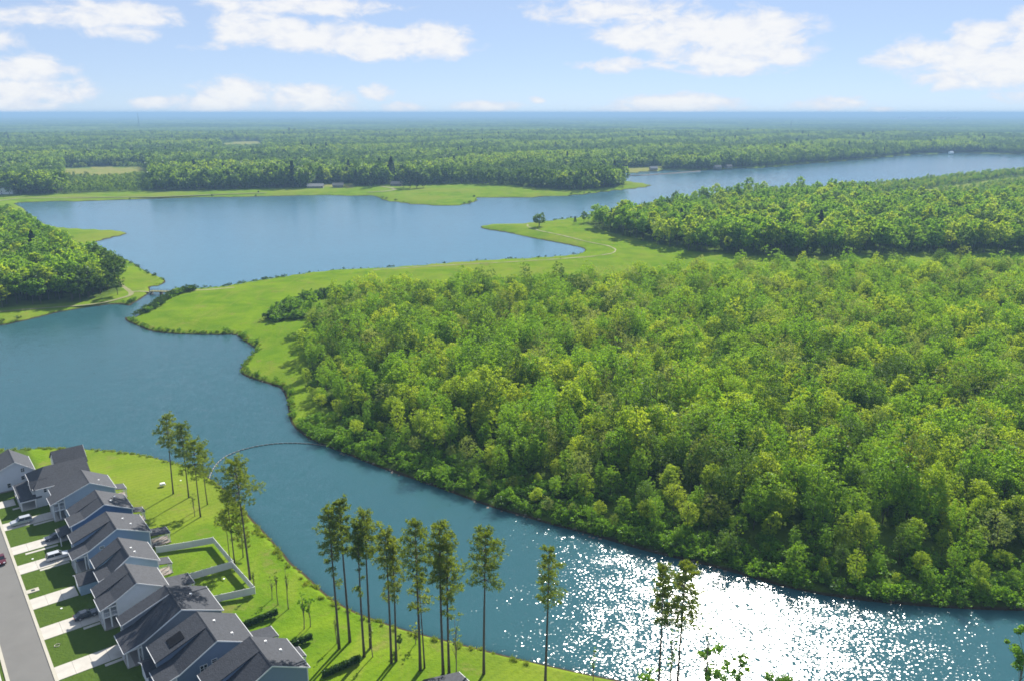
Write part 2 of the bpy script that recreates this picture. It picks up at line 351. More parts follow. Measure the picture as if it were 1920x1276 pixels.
def m_asphalt():
    m, nt, b, o = mat('asphalt'); L = nt.links.new; p = pos(nt)
    a = noise(nt, p, .25, 4.0, .6, .4).outputs[0]; f = noise(nt, p, 9.0, 3.0, .7).outputs[0]; q = noise(nt, p, .8, 5.0, .7, 1.0).outputs[0]
    c = mixc(nt, a, (.115, .111, .102), (.160, .155, .143)); c = mixc(nt, math_node(nt, 'MULTIPLY', f, .4), c, (.06, .06, .06))
    c = mixc(nt, math_node(nt, 'MULTIPLY', sstep(nt, q, .66, .74), .55), c, (.045, .045, .045))
    L(c, b.inputs['Base Color']); b.inputs['Roughness'].default_value = .88; bump(nt, b, f, .02); return m

def m_haze():
    m = bpy.data.materials.new('haze'); m.use_nodes = True; nt = m.node_tree; nt.nodes.clear()
    o = N(nt, 'ShaderNodeOutputMaterial'); v = N(nt, 'ShaderNodeVolumePrincipled')
    v.inputs['Color'].default_value = (.31, .50, .72, 1); v.inputs['Density'].default_value = HAZE; v.inputs['Anisotropy'].default_value = 0.0
    nt.links.new(v.outputs[0], o.inputs['Volume']); return m
HAZE = 1.5e-4

M = dict(ground=m_ground(), water=m_water('creek_water', (.023, .073, .090), (.031, .096, .109), 1.0, .35), upwater=m_water('upper_lake_water_sky_tint', (.060, .150, .205), (.074, .172, .228), .35, .25), canopy=m_canopy(), asphalt=m_asphalt(), haze=m_haze(),  # upper lake: reflected sky brightness is put into its paler base colour
         concrete=simple('concrete', (.40, .375, .33), .85, .26, .45, bmp=.01), kerb=simple('kerb_concrete', (.37, .345, .28), .85, .15, 1.5),
         dirt=simple('dirt_track', (.165, .165, .058), .95, .35, .4), trim=simple('white_trim', (.62, .62, .62), .5, .04), glass=simple('window_glass', (.02, .025, .03), .08, .3, 1.0),
         door=simple('painted_door', (.10, .13, .18), .45, .1), garage=simple('garage_door_white', (.60, .61, .61), .5, .06), vinyl=simple('white_vinyl', (.58, .58, .58), .4, .06, 1.0),
         deck=simple('porch_deck', (.24, .20, .17), .75, .2), rock=simple('pale_rock', (.17, .145, .115), .9, .35, 2.0, bmp=.05), dark=simple('dark_metal', (.03, .03, .035), .4, .2),
         white=simple('white_plastic', (.82, .82, .80), .45, .05), float_=simple('boom_float', (.13, .125, .115), .6, .3, 1.0), rubber=simple('tyre_rubber', (.02, .02, .02), .9, .1), rim=simple('wheel_rim', (.5, .5, .52), .3, .1, metal=.8),
         black=simple('black_panel', (.006, .006, .008), .6, .2, spec=.1), lens=simple('lamp_lens', (.75, .77, .8), .12, .05), redlens=simple('tail_lens', (.35, .01, .01), .2, .1), brick=simple('far_wall', (.22, .20, .18), .8, .15), tin=simple('far_roof', (.15, .15, .14), .95, .12, spec=.05),
         bark=simple('grey_bark', (.085, .070, .055), .95, .4, 1.5, bmp=.05), pinebark=simple('pine_bark', (.085, .064, .050), .95, .45, 1.2, bmp=.06), twig=simple('dry_twig', (.17, .13, .09), .9, .3, 1.5))
M['leaf'] = m_leaf('broadleaf_green', ((.118, .255, .014), (.180, .345, .018), (.250, .405, .026)), .60)
M['leafY'] = m_leaf('broadleaf_yellow_green', ((.205, .345, .018), (.285, .415, .026), (.365, .460, .040)), .62)
M['leafF'] = m_leaf('far_broadleaf', ((.115, .215, .020), (.145, .250, .022), (.180, .285, .026)), .6)
M['leafG'] = m_leaf('far_broadleaf_light', ((.170, .270, .020), (.205, .305, .024), (.245, .335, .030)), .6)
M['leafD'] = m_leaf('broadleaf_dark', ((.060, .125, .014), (.090, .175, .016), (.130, .225, .020)), .5)
M['leafP'] = m_leaf('broadleaf_pale', ((.180, .260, .055), (.230, .310, .070), (.300, .360, .095)), .55)
M['leafO'] = m_leaf('broadleaf_olive', ((.110, .170, .018), (.150, .215, .022), (.200, .260, .030)), .5, patch=False)
M['needle'] = m_leaf('pine_needle', ((.105, .165, .020), (.150, .215, .026), (.215, .270, .036)), .55, patch=False)
M['needleD'] = m_leaf('conifer_dark', ((.010, .032, .012), (.016, .042, .014), (.026, .058, .018)), .25, patch=False)
M['shrub'] = m_leaf('shrub_green', ((.100, .215, .012), (.140, .290, .016), (.195, .360, .022)), .5, patch=False)
M['shrubD'] = m_leaf('shrub_dark', ((.030, .080, .012), (.045, .105, .014), (.070, .140, .018)), .35, patch=False)
ROOFM = [m_shingle('charcoal_shingle', (.036, .039, .047)), m_shingle('mid_grey_shingle', (.043, .045, .052)), m_shingle('slate_grey_shingle', (.030, .033, .041))]

# ------------------------------------------------------------------ mesh helpers
def np_mesh(name, V, F, smooth=False):
    V = np.asarray(V, np.float32); F = np.asarray(F, np.int32)
    me = bpy.data.meshes.new(name); k = F.shape[1]
    me.vertices.add(len(V)); me.vertices.foreach_set('co', V.ravel())
    me.loops.add(F.size); me.loops.foreach_set('vertex_index', F.ravel())
    me.polygons.add(len(F)); me.polygons.foreach_set('loop_start', np.arange(0, F.size, k, dtype=np.int32))
    me.polygons.foreach_set('loop_total', np.full(len(F), k, np.int32))
    if smooth: me.polygons.foreach_set('use_smooth', np.ones(len(F), bool))
    me.update(); return me

def link(name, me, m=None, parent=None, **props):
    o = bpy.data.objects.new(name, me); COL.objects.link(o)
    if m is not None and len(me.materials) == 0: me.materials.append(m)
    if parent is not None: o.parent = parent
    for k, v in props.items(): o[k] = v
    return o
def empty(name, loc, rz=0.0, label=None, category=None, group=None):
    o = bpy.data.objects.new(name, None); COL.objects.link(o); o.location = loc; o.rotation_euler = (0, 0, rz); o.empty_display_size = .5
    if label: o['label'] = label
    if category: o['category'] = category
    if group: o['group'] = group
    return o
def copy_tree(root, label=None, group=None):
    r = root.copy(); COL.objects.link(r)
    for ch in root.children:
        c = ch.copy(); COL.objects.link(c); c.parent = r
        for g2 in ch.children:
            d = g2.copy(); COL.objects.link(d); d.parent = c
    if label: r['label'] = label
    if group: r['group'] = group
    return r

class MB:
    """collects boxes, prisms and tubes into one mesh"""
    def __init__(self): self.v = []; self.f = []
    def add(self, v, f):
        o = len(self.v); self.v += [tuple(x) for x in v]; self.f += [tuple(i + o for i in q) for q in f]; return self
    def box(self, x0, x1, y0, y1, z0, z1):
        return self.add([(x0, y0, z0), (x1, y0, z0), (x1, y1, z0), (x0, y1, z0), (x0, y0, z1), (x1, y0, z1), (x1, y1, z1), (x0, y1, z1)],
                        [(0, 3, 2, 1), (4, 5, 6, 7), (0, 1, 5, 4), (1, 2, 6, 5), (2, 3, 7, 6), (3, 0, 4, 7)])
    def prism_y(self, prof, y0, y1):
        n = len(prof); v = [(x, y0, z) for x, z in prof] + [(x, y1, z) for x, z in prof]
        return self.add(v, [tuple(range(n)), tuple(range(2 * n - 1, n - 1, -1))] + [(i, i + n, (i + 1) % n + n, (i + 1) % n) for i in range(n)])
    def prism_x(self, prof, x0, x1):
        n = len(prof); v = [(x0, y, z) for y, z in prof] + [(x1, y, z) for y, z in prof]
        return self.add(v, [tuple(range(n)), tuple(range(2 * n - 1, n - 1, -1))] + [(i, i + n, (i + 1) % n + n, (i + 1) % n) for i in range(n)])
    def tube(self, pts, rad, n=6, cap=True):
        pts = [Vector(p) for p in pts]; rings = []
        for i, p in enumerate(pts):
            d = (pts[min(i + 1, len(pts) - 1)] - pts[max(i - 1, 0)]).normalized()
            a = d.orthogonal().normalized() if abs(d.z) < .95 else Vector((1, 0, 0)); a = (a - d * a.dot(d)).normalized(); b = d.cross(a)
            r = rad[i] if hasattr(rad, '__len__') else rad
            rings.append([p + (a * math.cos(2 * math.pi * k / n) + b * math.sin(2 * math.pi * k / n)) * r for k in range(n)])
        v = [q for rg in rings for q in rg]; f = []
        for i in range(len(pts) - 1):
            for k in range(n): f.append((i * n + k, i * n + (k + 1) % n, (i + 1) * n + (k + 1) % n, (i + 1) * n + k))
        if cap: f += [tuple(range(n - 1, -1, -1)), tuple((len(pts) - 1) * n + k for k in range(n))]
        return self.add(v, f)
    def build(self, name, m, parent=None, smooth=False, **props):
        me = bpy.data.meshes.new(name); me.from_pydata(self.v, [], self.f); me.validate(); me.update()
        bm = bmesh.new(); bm.from_mesh(me); bmesh.ops.recalc_face_normals(bm, faces=bm.faces); bm.to_mesh(me); bm.free()
        if smooth:
            for q in me.polygons: q.use_smooth = True
        return link(name, me, m, parent, **props)

# ------------------------------------------------------------------ ground sheet
def build_ground():
    inv = np.linspace(1 / 95, 1 / 3200, 560)
    rr = np.concatenate([[.5, 20, 45, 70], 1 / inv, np.geomspace(3600, 90000, 26)])
    az = np.concatenate([np.arange(-180, -42, 9.0), np.linspace(-42, 42, 620), np.arange(51, 180.1, 9.0)])
    az[-1] = 180.0
    a = np.radians(az); Rr, Aa = np.meshgrid(rr, a, indexing='ij')
    XY = np.stack([Rr * np.sin(Aa), Rr * np.cos(Aa)], -1).reshape(-1, 2)
    sd = np.full(len(XY), 500.0)
    act = (np.abs(Aa) < R(60)).ravel() & (Rr < 3700).ravel() & (Rr > 60).ravel()
    sd[act] = shore(XY[act])
    z = zland(sd)
    und = np.sin(XY[:, 0] * .031 + 1) * np.sin(XY[:, 1] * .027) * .25 + np.sin(XY[:, 0] * .11 + XY[:, 1] * .07) * .08
    p_ = (XY - ORG) @ P; s_ = (XY - ORG) @ S
    z = z + und * sm((sd - 8) / 30) * np.where((p_ < 48) & (np.abs(s_) < 160), 0, 1)
    nr, nc = len(rr), len(az)
    idx = np.arange(nr * nc).reshape(nr, nc)
    F = np.stack([idx[:-1, :-1], idx[:-1, 1:], idx[1:, 1:], idx[1:, :-1]], -1).reshape(-1, 4)
    me = np_mesh('ground', np.column_stack([XY, z]), F[:, ::-1], True)
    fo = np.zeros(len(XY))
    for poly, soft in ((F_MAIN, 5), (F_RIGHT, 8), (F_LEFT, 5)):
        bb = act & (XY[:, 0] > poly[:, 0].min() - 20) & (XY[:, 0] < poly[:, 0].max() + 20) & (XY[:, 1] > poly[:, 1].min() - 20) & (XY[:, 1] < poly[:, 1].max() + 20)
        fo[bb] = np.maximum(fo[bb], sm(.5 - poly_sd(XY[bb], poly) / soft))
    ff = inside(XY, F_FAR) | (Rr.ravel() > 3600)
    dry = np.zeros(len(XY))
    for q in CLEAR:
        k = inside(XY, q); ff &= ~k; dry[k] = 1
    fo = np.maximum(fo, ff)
    k = dist_line(XY, TRACK) < 18; fo[k] = 0; dry[k] = .6
    lawn = sm((15 - p_) / 3) * sm((s_ + 190) / 30)
    lawn[(Rr > 400).ravel()] = 0
    for nm, arr in (('forest', fo), ('lawn', lawn), ('dry', dry)):
        at = me.attributes.new(nm, 'FLOAT', 'POINT'); at.data.foreach_set('value', arr.astype(np.float32))
    return link('ground', me, M['ground'], kind='structure')
ground = build_ground()
DAM_Y = float(unp(300, 549, 0)[1])
link('creek', np_mesh('creek', [(-2600, 90, 0), (2600, 90, 0), (2600, DAM_Y, 0), (-2600, DAM_Y, 0)], [(0, 1, 2, 3)]), M['water'], kind='structure')
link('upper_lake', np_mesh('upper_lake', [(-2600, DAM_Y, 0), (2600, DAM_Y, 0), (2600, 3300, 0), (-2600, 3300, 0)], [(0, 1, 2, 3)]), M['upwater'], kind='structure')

# far canopy: the woods beyond the trees one can tell apart
def build_canopy():
    r0 = 3900.0; rr = r0 * np.exp(np.cumsum(np.concatenate([[0], np.linspace(.0026, .015, 430)])))
    rr = rr[rr < 70000]; az = np.radians(np.linspace(-44, 44, 520))
    Rr, Aa = np.meshgrid(rr, az, indexing='ij'); X = Rr * np.sin(Aa); Y = Rr * np.cos(Aa)
    amp = np.clip(5.5 + Rr / 5000, 5, 11)
    z = 13 + (RNG.random(X.shape) - .5) * 2 * amp + 3 * np.sin(X * .0021 + 1.3) * np.sin(Y * .0013) + 2.5 * np.sin(X * .0007 - Y * .0005) * np.cos(Y * .0009)
    z *= sm((Rr - 3900) / 150) * .9 + .1
    sd = np.full(X.size, 500.0); k = (Rr < 4500).ravel(); XY = np.stack([X, Y], -1).reshape(-1, 2)
    sd[k] = shore(XY[k]); z = np.where(sd.reshape(X.shape) < 25, -1.2, z)
    nr, nc = X.shape; idx = np.arange(nr * nc).reshape(nr, nc)
    F = np.stack([idx[:-1, :-1], idx[:-1, 1:], idx[1:, 1:], idx[1:, :-1]], -1).reshape(-1, 4)
    me = np_mesh('distant_forest', np.column_stack([XY, z.ravel()]), F[:, ::-1], False)
    return link('distant_forest', me, M['canopy'], kind='stuff', label='unbroken blue-green forest reaching to the horizon', category='forest')
build_canopy()

# dirt tracks
def ribbon(name, pix, w, zoff=.10, z=1.5, m='dirt', dens=3.0, jit=.4):
    L = unpl(pix, z); pts = []
    for a, b in zip(L[:-1], L[1:]):
        n = max(2, int(np.hypot(*(b - a)) / dens)); pts += [a + (b - a) * i / n for i in range(n)]
    pts = np.array(pts + [L[-1]])
    for _ in range(4): pts[1:-1] = (pts[:-2] + pts[1:-1] * 2 + pts[2:]) / 4
    t = np.gradient(pts, axis=0); t /= np.linalg.norm(t, axis=1)[:, None] + 1e-9; nn = np.stack([-t[:, 1], t[:, 0]], 1)
    ww = w * .5 * (1 + jit * (RNG.random(len(pts)) - .5))
    A, B = pts + nn * ww[:, None], pts - nn * ww[:, None]
    zz = np.maximum(gzs(pts), .6) + zoff
    V = np.vstack([np.column_stack([A, zz]), np.column_stack([B, zz])]); n = len(pts)
    F = np.array([(i, n + i, n + i + 1, i + 1) for i in range(n - 1)])
    return link(name, np_mesh(name, V, F), M[m], kind='structure')
ribbon('dirt_track', [(0, 587), (60, 580), (130, 573), (160, 571), (200, 565), (240, 556), (250, 551), (240, 544), (222, 532)], 2.6, .12)
ribbon('dirt_track', [(246, 547), (262, 544), (284, 545)], 3.0, .12)
ribbon('dirt_track', [(320, 546), (360, 545), (400, 543), (440, 540)], 2.6, .14)
ribbon('dirt_track', [(700, 507), (760, 503), (860, 498), (960, 493), (1040, 488), (1110, 483), (1150, 477), (1156, 470), (1140, 462), (1100, 454), (1050, 442), (1010, 434), (988, 426), (990, 422)], 1.6, .16, jit=1.2)
ribbon('dirt_track', [(-40, 384), (4, 376), (40, 372), (150, 371), (290, 369), (400, 365), (500, 362)], 5, .2, 2)
ribbon('dirt_track', [(715, 350), (735, 353), (742, 356), (725, 359), (690, 361)], 5, .2, 2)

# ------------------------------------------------------------------ street: road, kerbs, driveways
def strip_ps(name, edges, m, top, parent=None, **props):
    """edges: list of (s, p_left, p_right); a slab with real sides"""
    mb = MB(); n = len(edges); v = []
    for s, a, b in edges:
        A, B = ps(a, s), ps(b, s)
        v += [(*A, top - .4), (*A, top), (*B, top), (*B, top - .4)]
    f = []
    for i in range(n - 1):
        for k in range(3): f.append((i * 4 + k, i * 4 + k + 1, (i + 1) * 4 + k + 1, (i + 1) * 4 + k))
    f += [(0, 1, 2, 3), tuple((n - 1) * 4 + k for k in (3, 2, 1, 0))]
    mb.add(v, f); return mb.build(name, m, parent, **props)
def bend(s): return .00 + (.006 * (s - 34) ** 2 if s > 34 else 0) + (-.0006 * (s + 40) ** 2 if s < -40 else 0)
SS = list(range(-150, 101, 5))
strip_ps('road', [(s, -7.1 + bend(s), -.45 + bend(s)) for s in SS], M['asphalt'], GZ + .03, kind='structure')
strip_ps('kerb', [(s, -.45 + bend(s), .12 + bend(s)) for s in SS], M['kerb'], GZ + .13, kind='structure')
strip_ps('kerb', [(s, -7.7 + bend(s), -7.1 + bend(s)) for s in SS], M['kerb'], GZ + .13, kind='structure')
strip_ps('pavement', [(s, -9.3 + bend(s), -8.3 + bend(s)) for s in SS], M['concrete'], GZ + .06, kind='structure')

def driveway(s0, s1, p1, p0=.12):
    root = bpy.data.objects.new('driveway', None); COL.objects.link(root); root.location = (*ps(p0, (s0 + s1) / 2), GZ); root['kind'] = 'structure'
    root.rotation_euler = (0, 0, math.atan2(P[1], P[0])); n = max(2, round((p1 - p0) / 3.2)); w = (p1 - p0) / n
    for i in range(n):
        b = bend(s0)
        MB().box(b + i * w + .02, b + (i + 1) * w - .02, -(s1 - s0) / 2, (s1 - s0) / 2, -.2, .07 + .004 * random.random()).build('slab', M['concrete'], root)
    return root

# ------------------------------------------------------------------ houses
def house_frame(p, s): 
    q = ps(p, s); return (q[0], q[1], GZ), math.atan2(P[1], P[0])
def win_y(root, x, z, w, h, y, m=2, name='window', fac=-1):
    """window in a wall that faces -y (fac -1) or +y"""
    f = MB(); t = .09
    ya, yb = (y - .07, y + .02) if fac < 0 else (y - .02, y + .07)
    f.box(x - w / 2 - t, x + w / 2 + t, ya, yb, z - t, z); f.box(x - w / 2 - t, x + w / 2 + t, ya, yb, z + h, z + h + t)
    f.box(x - w / 2 - t, x - w / 2, ya, yb, z, z + h); f.box(x + w / 2, x + w / 2 + t, ya, yb, z, z + h)
    f.box(x - w / 2, x + w / 2, ya + .01, yb, z + h / 2 - .03, z + h / 2 + .03)
    if m > 1: f.box(x - .05, x + .05, ya + .005, yb, z, z + h)
    o = f.build(name, M['trim'], root)
    MB().box(x - w / 2, x + w / 2, y - .03, y - .005, z, z + h).build('pane', M['glass'], o) if fac < 0 else MB().box(x - w / 2, x + w / 2, y + .005, y + .03, z, z + h).build('pane', M['glass'], o)
    return o
def win_x(root, y, z, w, h, x, m=2, name='window', fac=-1):
    f = MB(); t = .09
    xa, xb = (x - .07, x + .02) if fac < 0 else (x - .02, x + .07)
    f.box(xa, xb, y - w / 2 - t, y + w / 2 + t, z - t, z); f.box(xa, xb, y - w / 2 - t, y + w / 2 + t, z + h, z + h + t)
    f.box(xa, xb, y - w / 2 - t, y - w / 2, z, z + h); f.box(xa, xb, y + w / 2, y + w / 2 + t, z, z + h)
    f.box(xa + .01, xb, y - w / 2, y + w / 2, z + h / 2 - .03, z + h / 2 + .03)
    if m > 1: f.box(xa + .005, xb, y - .05, y + .05, z, z + h)
    o = f.build(name, M['trim'], root)
    (MB().box(x - .03, x - .005, y - w / 2, y + w / 2, z, z + h) if fac < 0 else MB().box(x + .005, x + .03, y - w / 2, y + w / 2, z, z + h)).build('pane', M['glass'], o)
    return o
def slab_xz(mb, a, b, t, y0, y1):
    """roof plane from a=(x,z) to b, top on the line, thickness t downwards"""
    mb.prism_y([a, b, (b[0], b[1] - t), (a[0], a[1] - t)], y0, y1)
def rake(root, pts, y, hh=.24, tt=.06):
    mb = MB()
    for a, b in zip(pts[:-1], pts[1:]): mb.prism_y([(a[0], a[1] + .03), (b[0], b[1] + .03), (b[0], b[1] - hh), (a[0], a[1] - hh)], y - tt, y)
    return mb.build('rake_board', M['trim'], root)
def posts(root, spots, z0, z1, w=.13):
    for (x, y) in spots: MB().box(x - w, x + w, y - w, y + w, z0, z1).build('porch_post', M['trim'], root)
def car_port_door(root, y, w, x):
    g = MB().box(x - .05, x + .02, y - w / 2, y + w / 2, .05, 2.35)
    for k in range(1, 4): g.box(x - .07, x - .05, y - w / 2 + .05, y + w / 2 - .05, .05 + k * .575 - .025, .05 + k * .575 + .025)
    o = g.build('garage_door', M['garage'], root)
    MB().box(x - .09, x + .02, y - w / 2 - .15, y + w / 2 + .15, 2.352, 2.55).build('door_lintel', M['trim'], root); return o

def house(p_front, s_south, W, ridge, back, color, roofm, label, zr=8.6, zb=5.5, zf=5.3, kink=None, Ws=5.2, setback_n=1.2, zn=5.45, porch='single', wins=(), bporch=None, wing=None, vents=(), dormer_hole=None, awning=None):
    loc, rz = house_frame(p_front, s_south)
    r = empty('house', loc, rz, label, 'house', 'new houses along the lakeside street')
    sid = m_siding('siding', color); rm = ROOFM[roofm]; X = lambda p: p - p_front
    xr, xb = X(ridge), X(back); ov = .38; T = .2
    xw = 2.9 if porch in ('double', 'single') else 0.0           # south front wall stands behind the porch
    if kink: xk, zk = kink
    else: xk, zk = xr * .45, zf + (zr - zf) * .45
    zat = lambda x: zf + (zk - zf) * x / xk if x < xk else zk + (zr - zk) * (x - xk) / (xr - xk)
    w = MB()
    prof = [(xw, 0), (xb, 0), (xb, zb), (xr, zr - .02), (xk, zk - .02), (xw, zat(xw) - .02)] if xw < xk else [(xw, 0), (xb, 0), (xb, zb), (xr, zr - .02), (xw, zat(xw) - .02)]
    w.prism_y([(x, z - (.06 if z > 1 else 0)) for x, z in prof], 0, Ws)
    xn = setback_n
    zt = zr - .35                                                # shed dormer leaves the slope just under the ridge
    w.prism_y([(xn, 0), (xb, 0), (xb, zb - .06), (xr, zr - .08), (xn, zn - .06)], Ws, W)
    w.build('wall', sid, r)
    MB().box(min(xw, xn) - .04, xb + .04, -.04, W + .04, -.1, .35).build('foundation', M['brick'], r)
    rf = MB()
    sl = (zk - zf) / xk
    slab_xz(rf, (-ov, zf - sl * ov), (xk, zk), T, -ov, Ws + .02); slab_xz(rf, (xk, zk), (xr, zr), T, -ov, Ws + .02)
    sb = (zr - zb) / (xb - xr); slab_xz(rf, (xr, zr), (xb + ov, zb - sb * ov), T, -ov, W + ov)
    snn = (zr - zn) / (xr - xn); slab_xz(rf, (xn - ov, zn - snn * ov), (xr, zr + .012), T, Ws - .15, W + ov)
    roof = rf.build('roof', rm, r)
    rake(roof, [(-ov, zf - sl * ov), (xk, zk), (xr, zr), (xb + ov, zb - sb * ov)], -ov - .003)
    if label.startswith('grey'): rake(roof, [(xn - ov, zn - snn * ov), (xr - .3, zr - snn * .3)], Ws - .16, .2)
    MB().box(-ov - .1, -ov - .003, -ov, Ws, zf - sl * ov - .25, zf - sl * ov - .02).build('gutter', M['trim'], roof)
    MB().box(xn - ov - .1, xn - ov - .003, Ws - .1, W + ov, zn - snn * ov - .25, zn - snn * ov - .02).build('gutter', M['trim'], roof)
    MB().box(xb + ov + .003, xb + ov + .1, -ov, W + ov, zb - sb * ov - .22, zb - sb * ov - .02).build('gutter', M['trim'], roof)
    cap = MB(); cap.prism_y([(xr - .22, zr - .05), (xr, zr + .07), (xr + .22, zr - .05)], -ov + .01, W + ov - .01); cap.build('ridge_cap', rm, roof)
    for (fx, fy) in vents:                                       # pipe boots and vents on the back slope
        x = xr + (xb - xr) * fx; z = zr - sb * (x - xr)
        MB().tube([(x, fy, z - .1), (x, fy, z + .42)], .07, 6).box(x - .2, x + .2, fy + .5, fy + .85, z - .12, z + .12).build('roof_vent', M['white'], roof)
    # corner boards
    for x0 in (xw, xb):
        zz = zat(xw) if x0 == xw else zb
        MB().box(x0 - .1, x0 + .1, -.03, .14, .36, zz - .25).build('corner_board', M['trim'], r)
    if porch == 'double':
        pf = MB(); pf.box(.0, xw, .1, Ws - .02, .0, .3); pf.build('porch_floor', M['concrete'], r)
        u = MB(); u.box(.0, xw - .02, .1, Ws - .02, 2.75, 3.0); u.build('balcony_floor', M['trim'], r)
        posts(r, [(.15, .2), (.15, Ws / 2), (.15, Ws - .25), (xw / 2 + .1, .2)], .3, zf - .12)
        b = MB(); b.box(.03, .27, .08, Ws - .05, zf - .4, zf - .11); b.box(.27, xw - .1, .08, .3, zf - .4, zf - .11); b.build('porch_beam', M['trim'], r)
        rl = MB(); rl.box(.1, .18, .3, Ws - .3, 3.85, 3.95); rl.box(.25, xw - .1, .15, .23, 3.85, 3.95)
        for k in range(9): rl.box(.12, .16, .55 + k * .5, .59 + k * .5, 3.0, 3.85)
        for k in range(5): rl.box(.55 + k * .45, .59 + k * .45, .17, .21, 3.0, 3.85)
        rl.build('railing', M['trim'], r)
        win_x(r, 1.6, 3.3, .9, 1.9, xw, 1); win_x(r, 3.7, 3.3, .9, 1.9, xw, 1); win_x(r, 1.6, .8, .9, 1.5, xw, 1)
        MB().box(xw - .06, xw + .02, 3.2, 4.2, .3, 2.4).build('front_door', M['door'], r)
    elif porch == 'single':
        MB().box(.0, xw, .1, Ws - .02, .0, .25).build('porch_floor', M['concrete'], r)
        posts(r, [(.18, .25), (.18, Ws / 2), (.18, Ws - .3), (xw - .6, .25)], .25, zf - .15, .11)
        b = MB(); b.box(.05, .3, .08, Ws - .05, zf - .45, zf - .14); b.box(.3, xw - .1, .1, .3, zf - .45, zf - .14); b.build('porch_beam', M['trim'], r)
        win_x(r, 1.5, .9, 1.3, 1.4, xw); MB().box(xw - .06, xw + .02, 3.4, 4.4, .25, 2.3).build('front_door', M['door'], r)
    # north half: garage door below, windows above
    car_port_door(r, (Ws + W) / 2 + .1, min(4.6, W - Ws - .7), xn if not wing else X(wing[0]))
    win_x(r, Ws + (W - Ws) * .3, 3.45, 1.0, 1.35, xn); win_x(r, Ws + (W - Ws) * .72, 3.45, 1.0, 1.35, xn)
    for (x, z, ww, hh, mm) in wins: win_y(r, X(x), z, ww, hh, 0, mm)
    for k in (.22, .5, .78): win_x(r, W * k, 3.4, 1.0, 1.4, xb, 2, fac=1)
    if wing:                                                     # single storey garage in front of the north half
        wx = X(wing[0]); y0, y1, zz = wing[1], wing[2], wing[3]
        MB().prism_x([(y0, 0), (y1, 0), (y1, zz), ((y0 + y1) / 2, zz + 1.25), (y0, zz)], wx, xn - .01).build('garage_wing', sid, r)
        g = MB(); c = (y0 + y1) / 2; k = 1.25 / ((y1 - y0) / 2)
        g.prism_x([(y0 - .3, zz - .3 * k + .05), (c, zz + 1.3), (c, zz + 1.46), (y0 - .3, zz - .3 * k + .2)], wx - .35, xn - .02)
        g.prism_x([(y1 + .3, zz - .3 * k + .05), (c, zz + 1.3), (c, zz + 1.46), (y1 + .3, zz - .3 * k + .2)], wx - .35, xn - .02); g.build('garage_roof', rm, r)
        t = MB(); t.prism_x([(y0 - .3, zz - .3 * k - .02), (c, zz + 1.25), (c, zz + 1.48), (y0 - .3, zz - .3 * k + .22)], wx - .42, wx - .353)
        t.prism_x([(y1 + .3, zz - .3 * k - .02), (c, zz + 1.25), (c, zz + 1.48), (y1 + .3, zz - .3 * k + .22)], wx - .42, wx - .353); t.build('gable_trim', M['trim'], r)
    if bporch:                                                   # covered back porch
        y0, y1, d, gable = bporch
        q = MB(); z0, z1 = 3.35, 2.6
        slab_xz(q, (xb + .02, z0), (xb + d, z1), .16, y0, y1); q.build('back_porch_roof', rm, r)
        MB().box(xb + d - .02, xb + d + .06, y0 - .02, y1 + .02, z1 - .26, z1 + .02).box(xb + .1, xb + d - .03, y0 - .06, y0 - .002, z1 - .3, z1 - .17).build('porch_beam', M['trim'], r)
        posts(r, [(xb + d - .2, y0 + .15), (xb + d - .2, y1 - .15), (xb + d - .2, (y0 + y1) / 2)], .1, z1 - .17, .09)
        MB().box(xb + .05, xb + d, y0, y1, 0, .1).build('patio', M['deck'], r)
        rl = MB(); rl.box(xb + .4, xb + d - .3, y0 + .1, y0 + .16, .9, .98)
        for k in range(5): rl.box(xb + .5 + k * (d - 1) / 4, xb + .55 + k * (d - 1) / 4, y0 + .11, y0 + .15, .1, .9)
        rl.build('railing', M['trim'], r)
    if awning:                                                   # lean-to roof over the entrance
        x0, y0, y1, zz = awning
        q = MB(); slab_xz(q, (X(x0), zz), (max(xw, xn) - .01, zz + .75), .14, y0, y1); q.build('entry_roof', rm, r)
        MB().box(X(x0) - .07, X(x0) - .003, y0, y1, zz - .22, zz + .01).build('fascia', M['trim'], r)
        posts(r, [(X(x0) + .2, y0 + .2), (X(x0) + .2, y1 - .2)], .05, zz - .15, .1)
    if dormer_hole:
        x0, x1, y0, y1 = dormer_hole
        q = MB(); zd = lambda x: zn + (zr - zn) * (x - xn) / (xr - xn); z0, z1 = zd(x0), zd(x1)
        q.add([(x0, y0, z0 + .04), (x1, y0, z1 + .04), (x1, y1, z1 + .04), (x0, y1, z0 + .04), (x0, y0, z0 + .14), (x1, y0, z1 + .14), (x1, y1, z1 + .14), (x0, y1, z0 + .14)],
              [(0, 3, 2, 1), (4, 5, 6, 7), (0, 1, 5, 4), (1, 2, 6, 5), (2, 3, 7, 6), (3, 0, 4, 7)]); q.build('roof_panel', M['black'], roof)
    return r

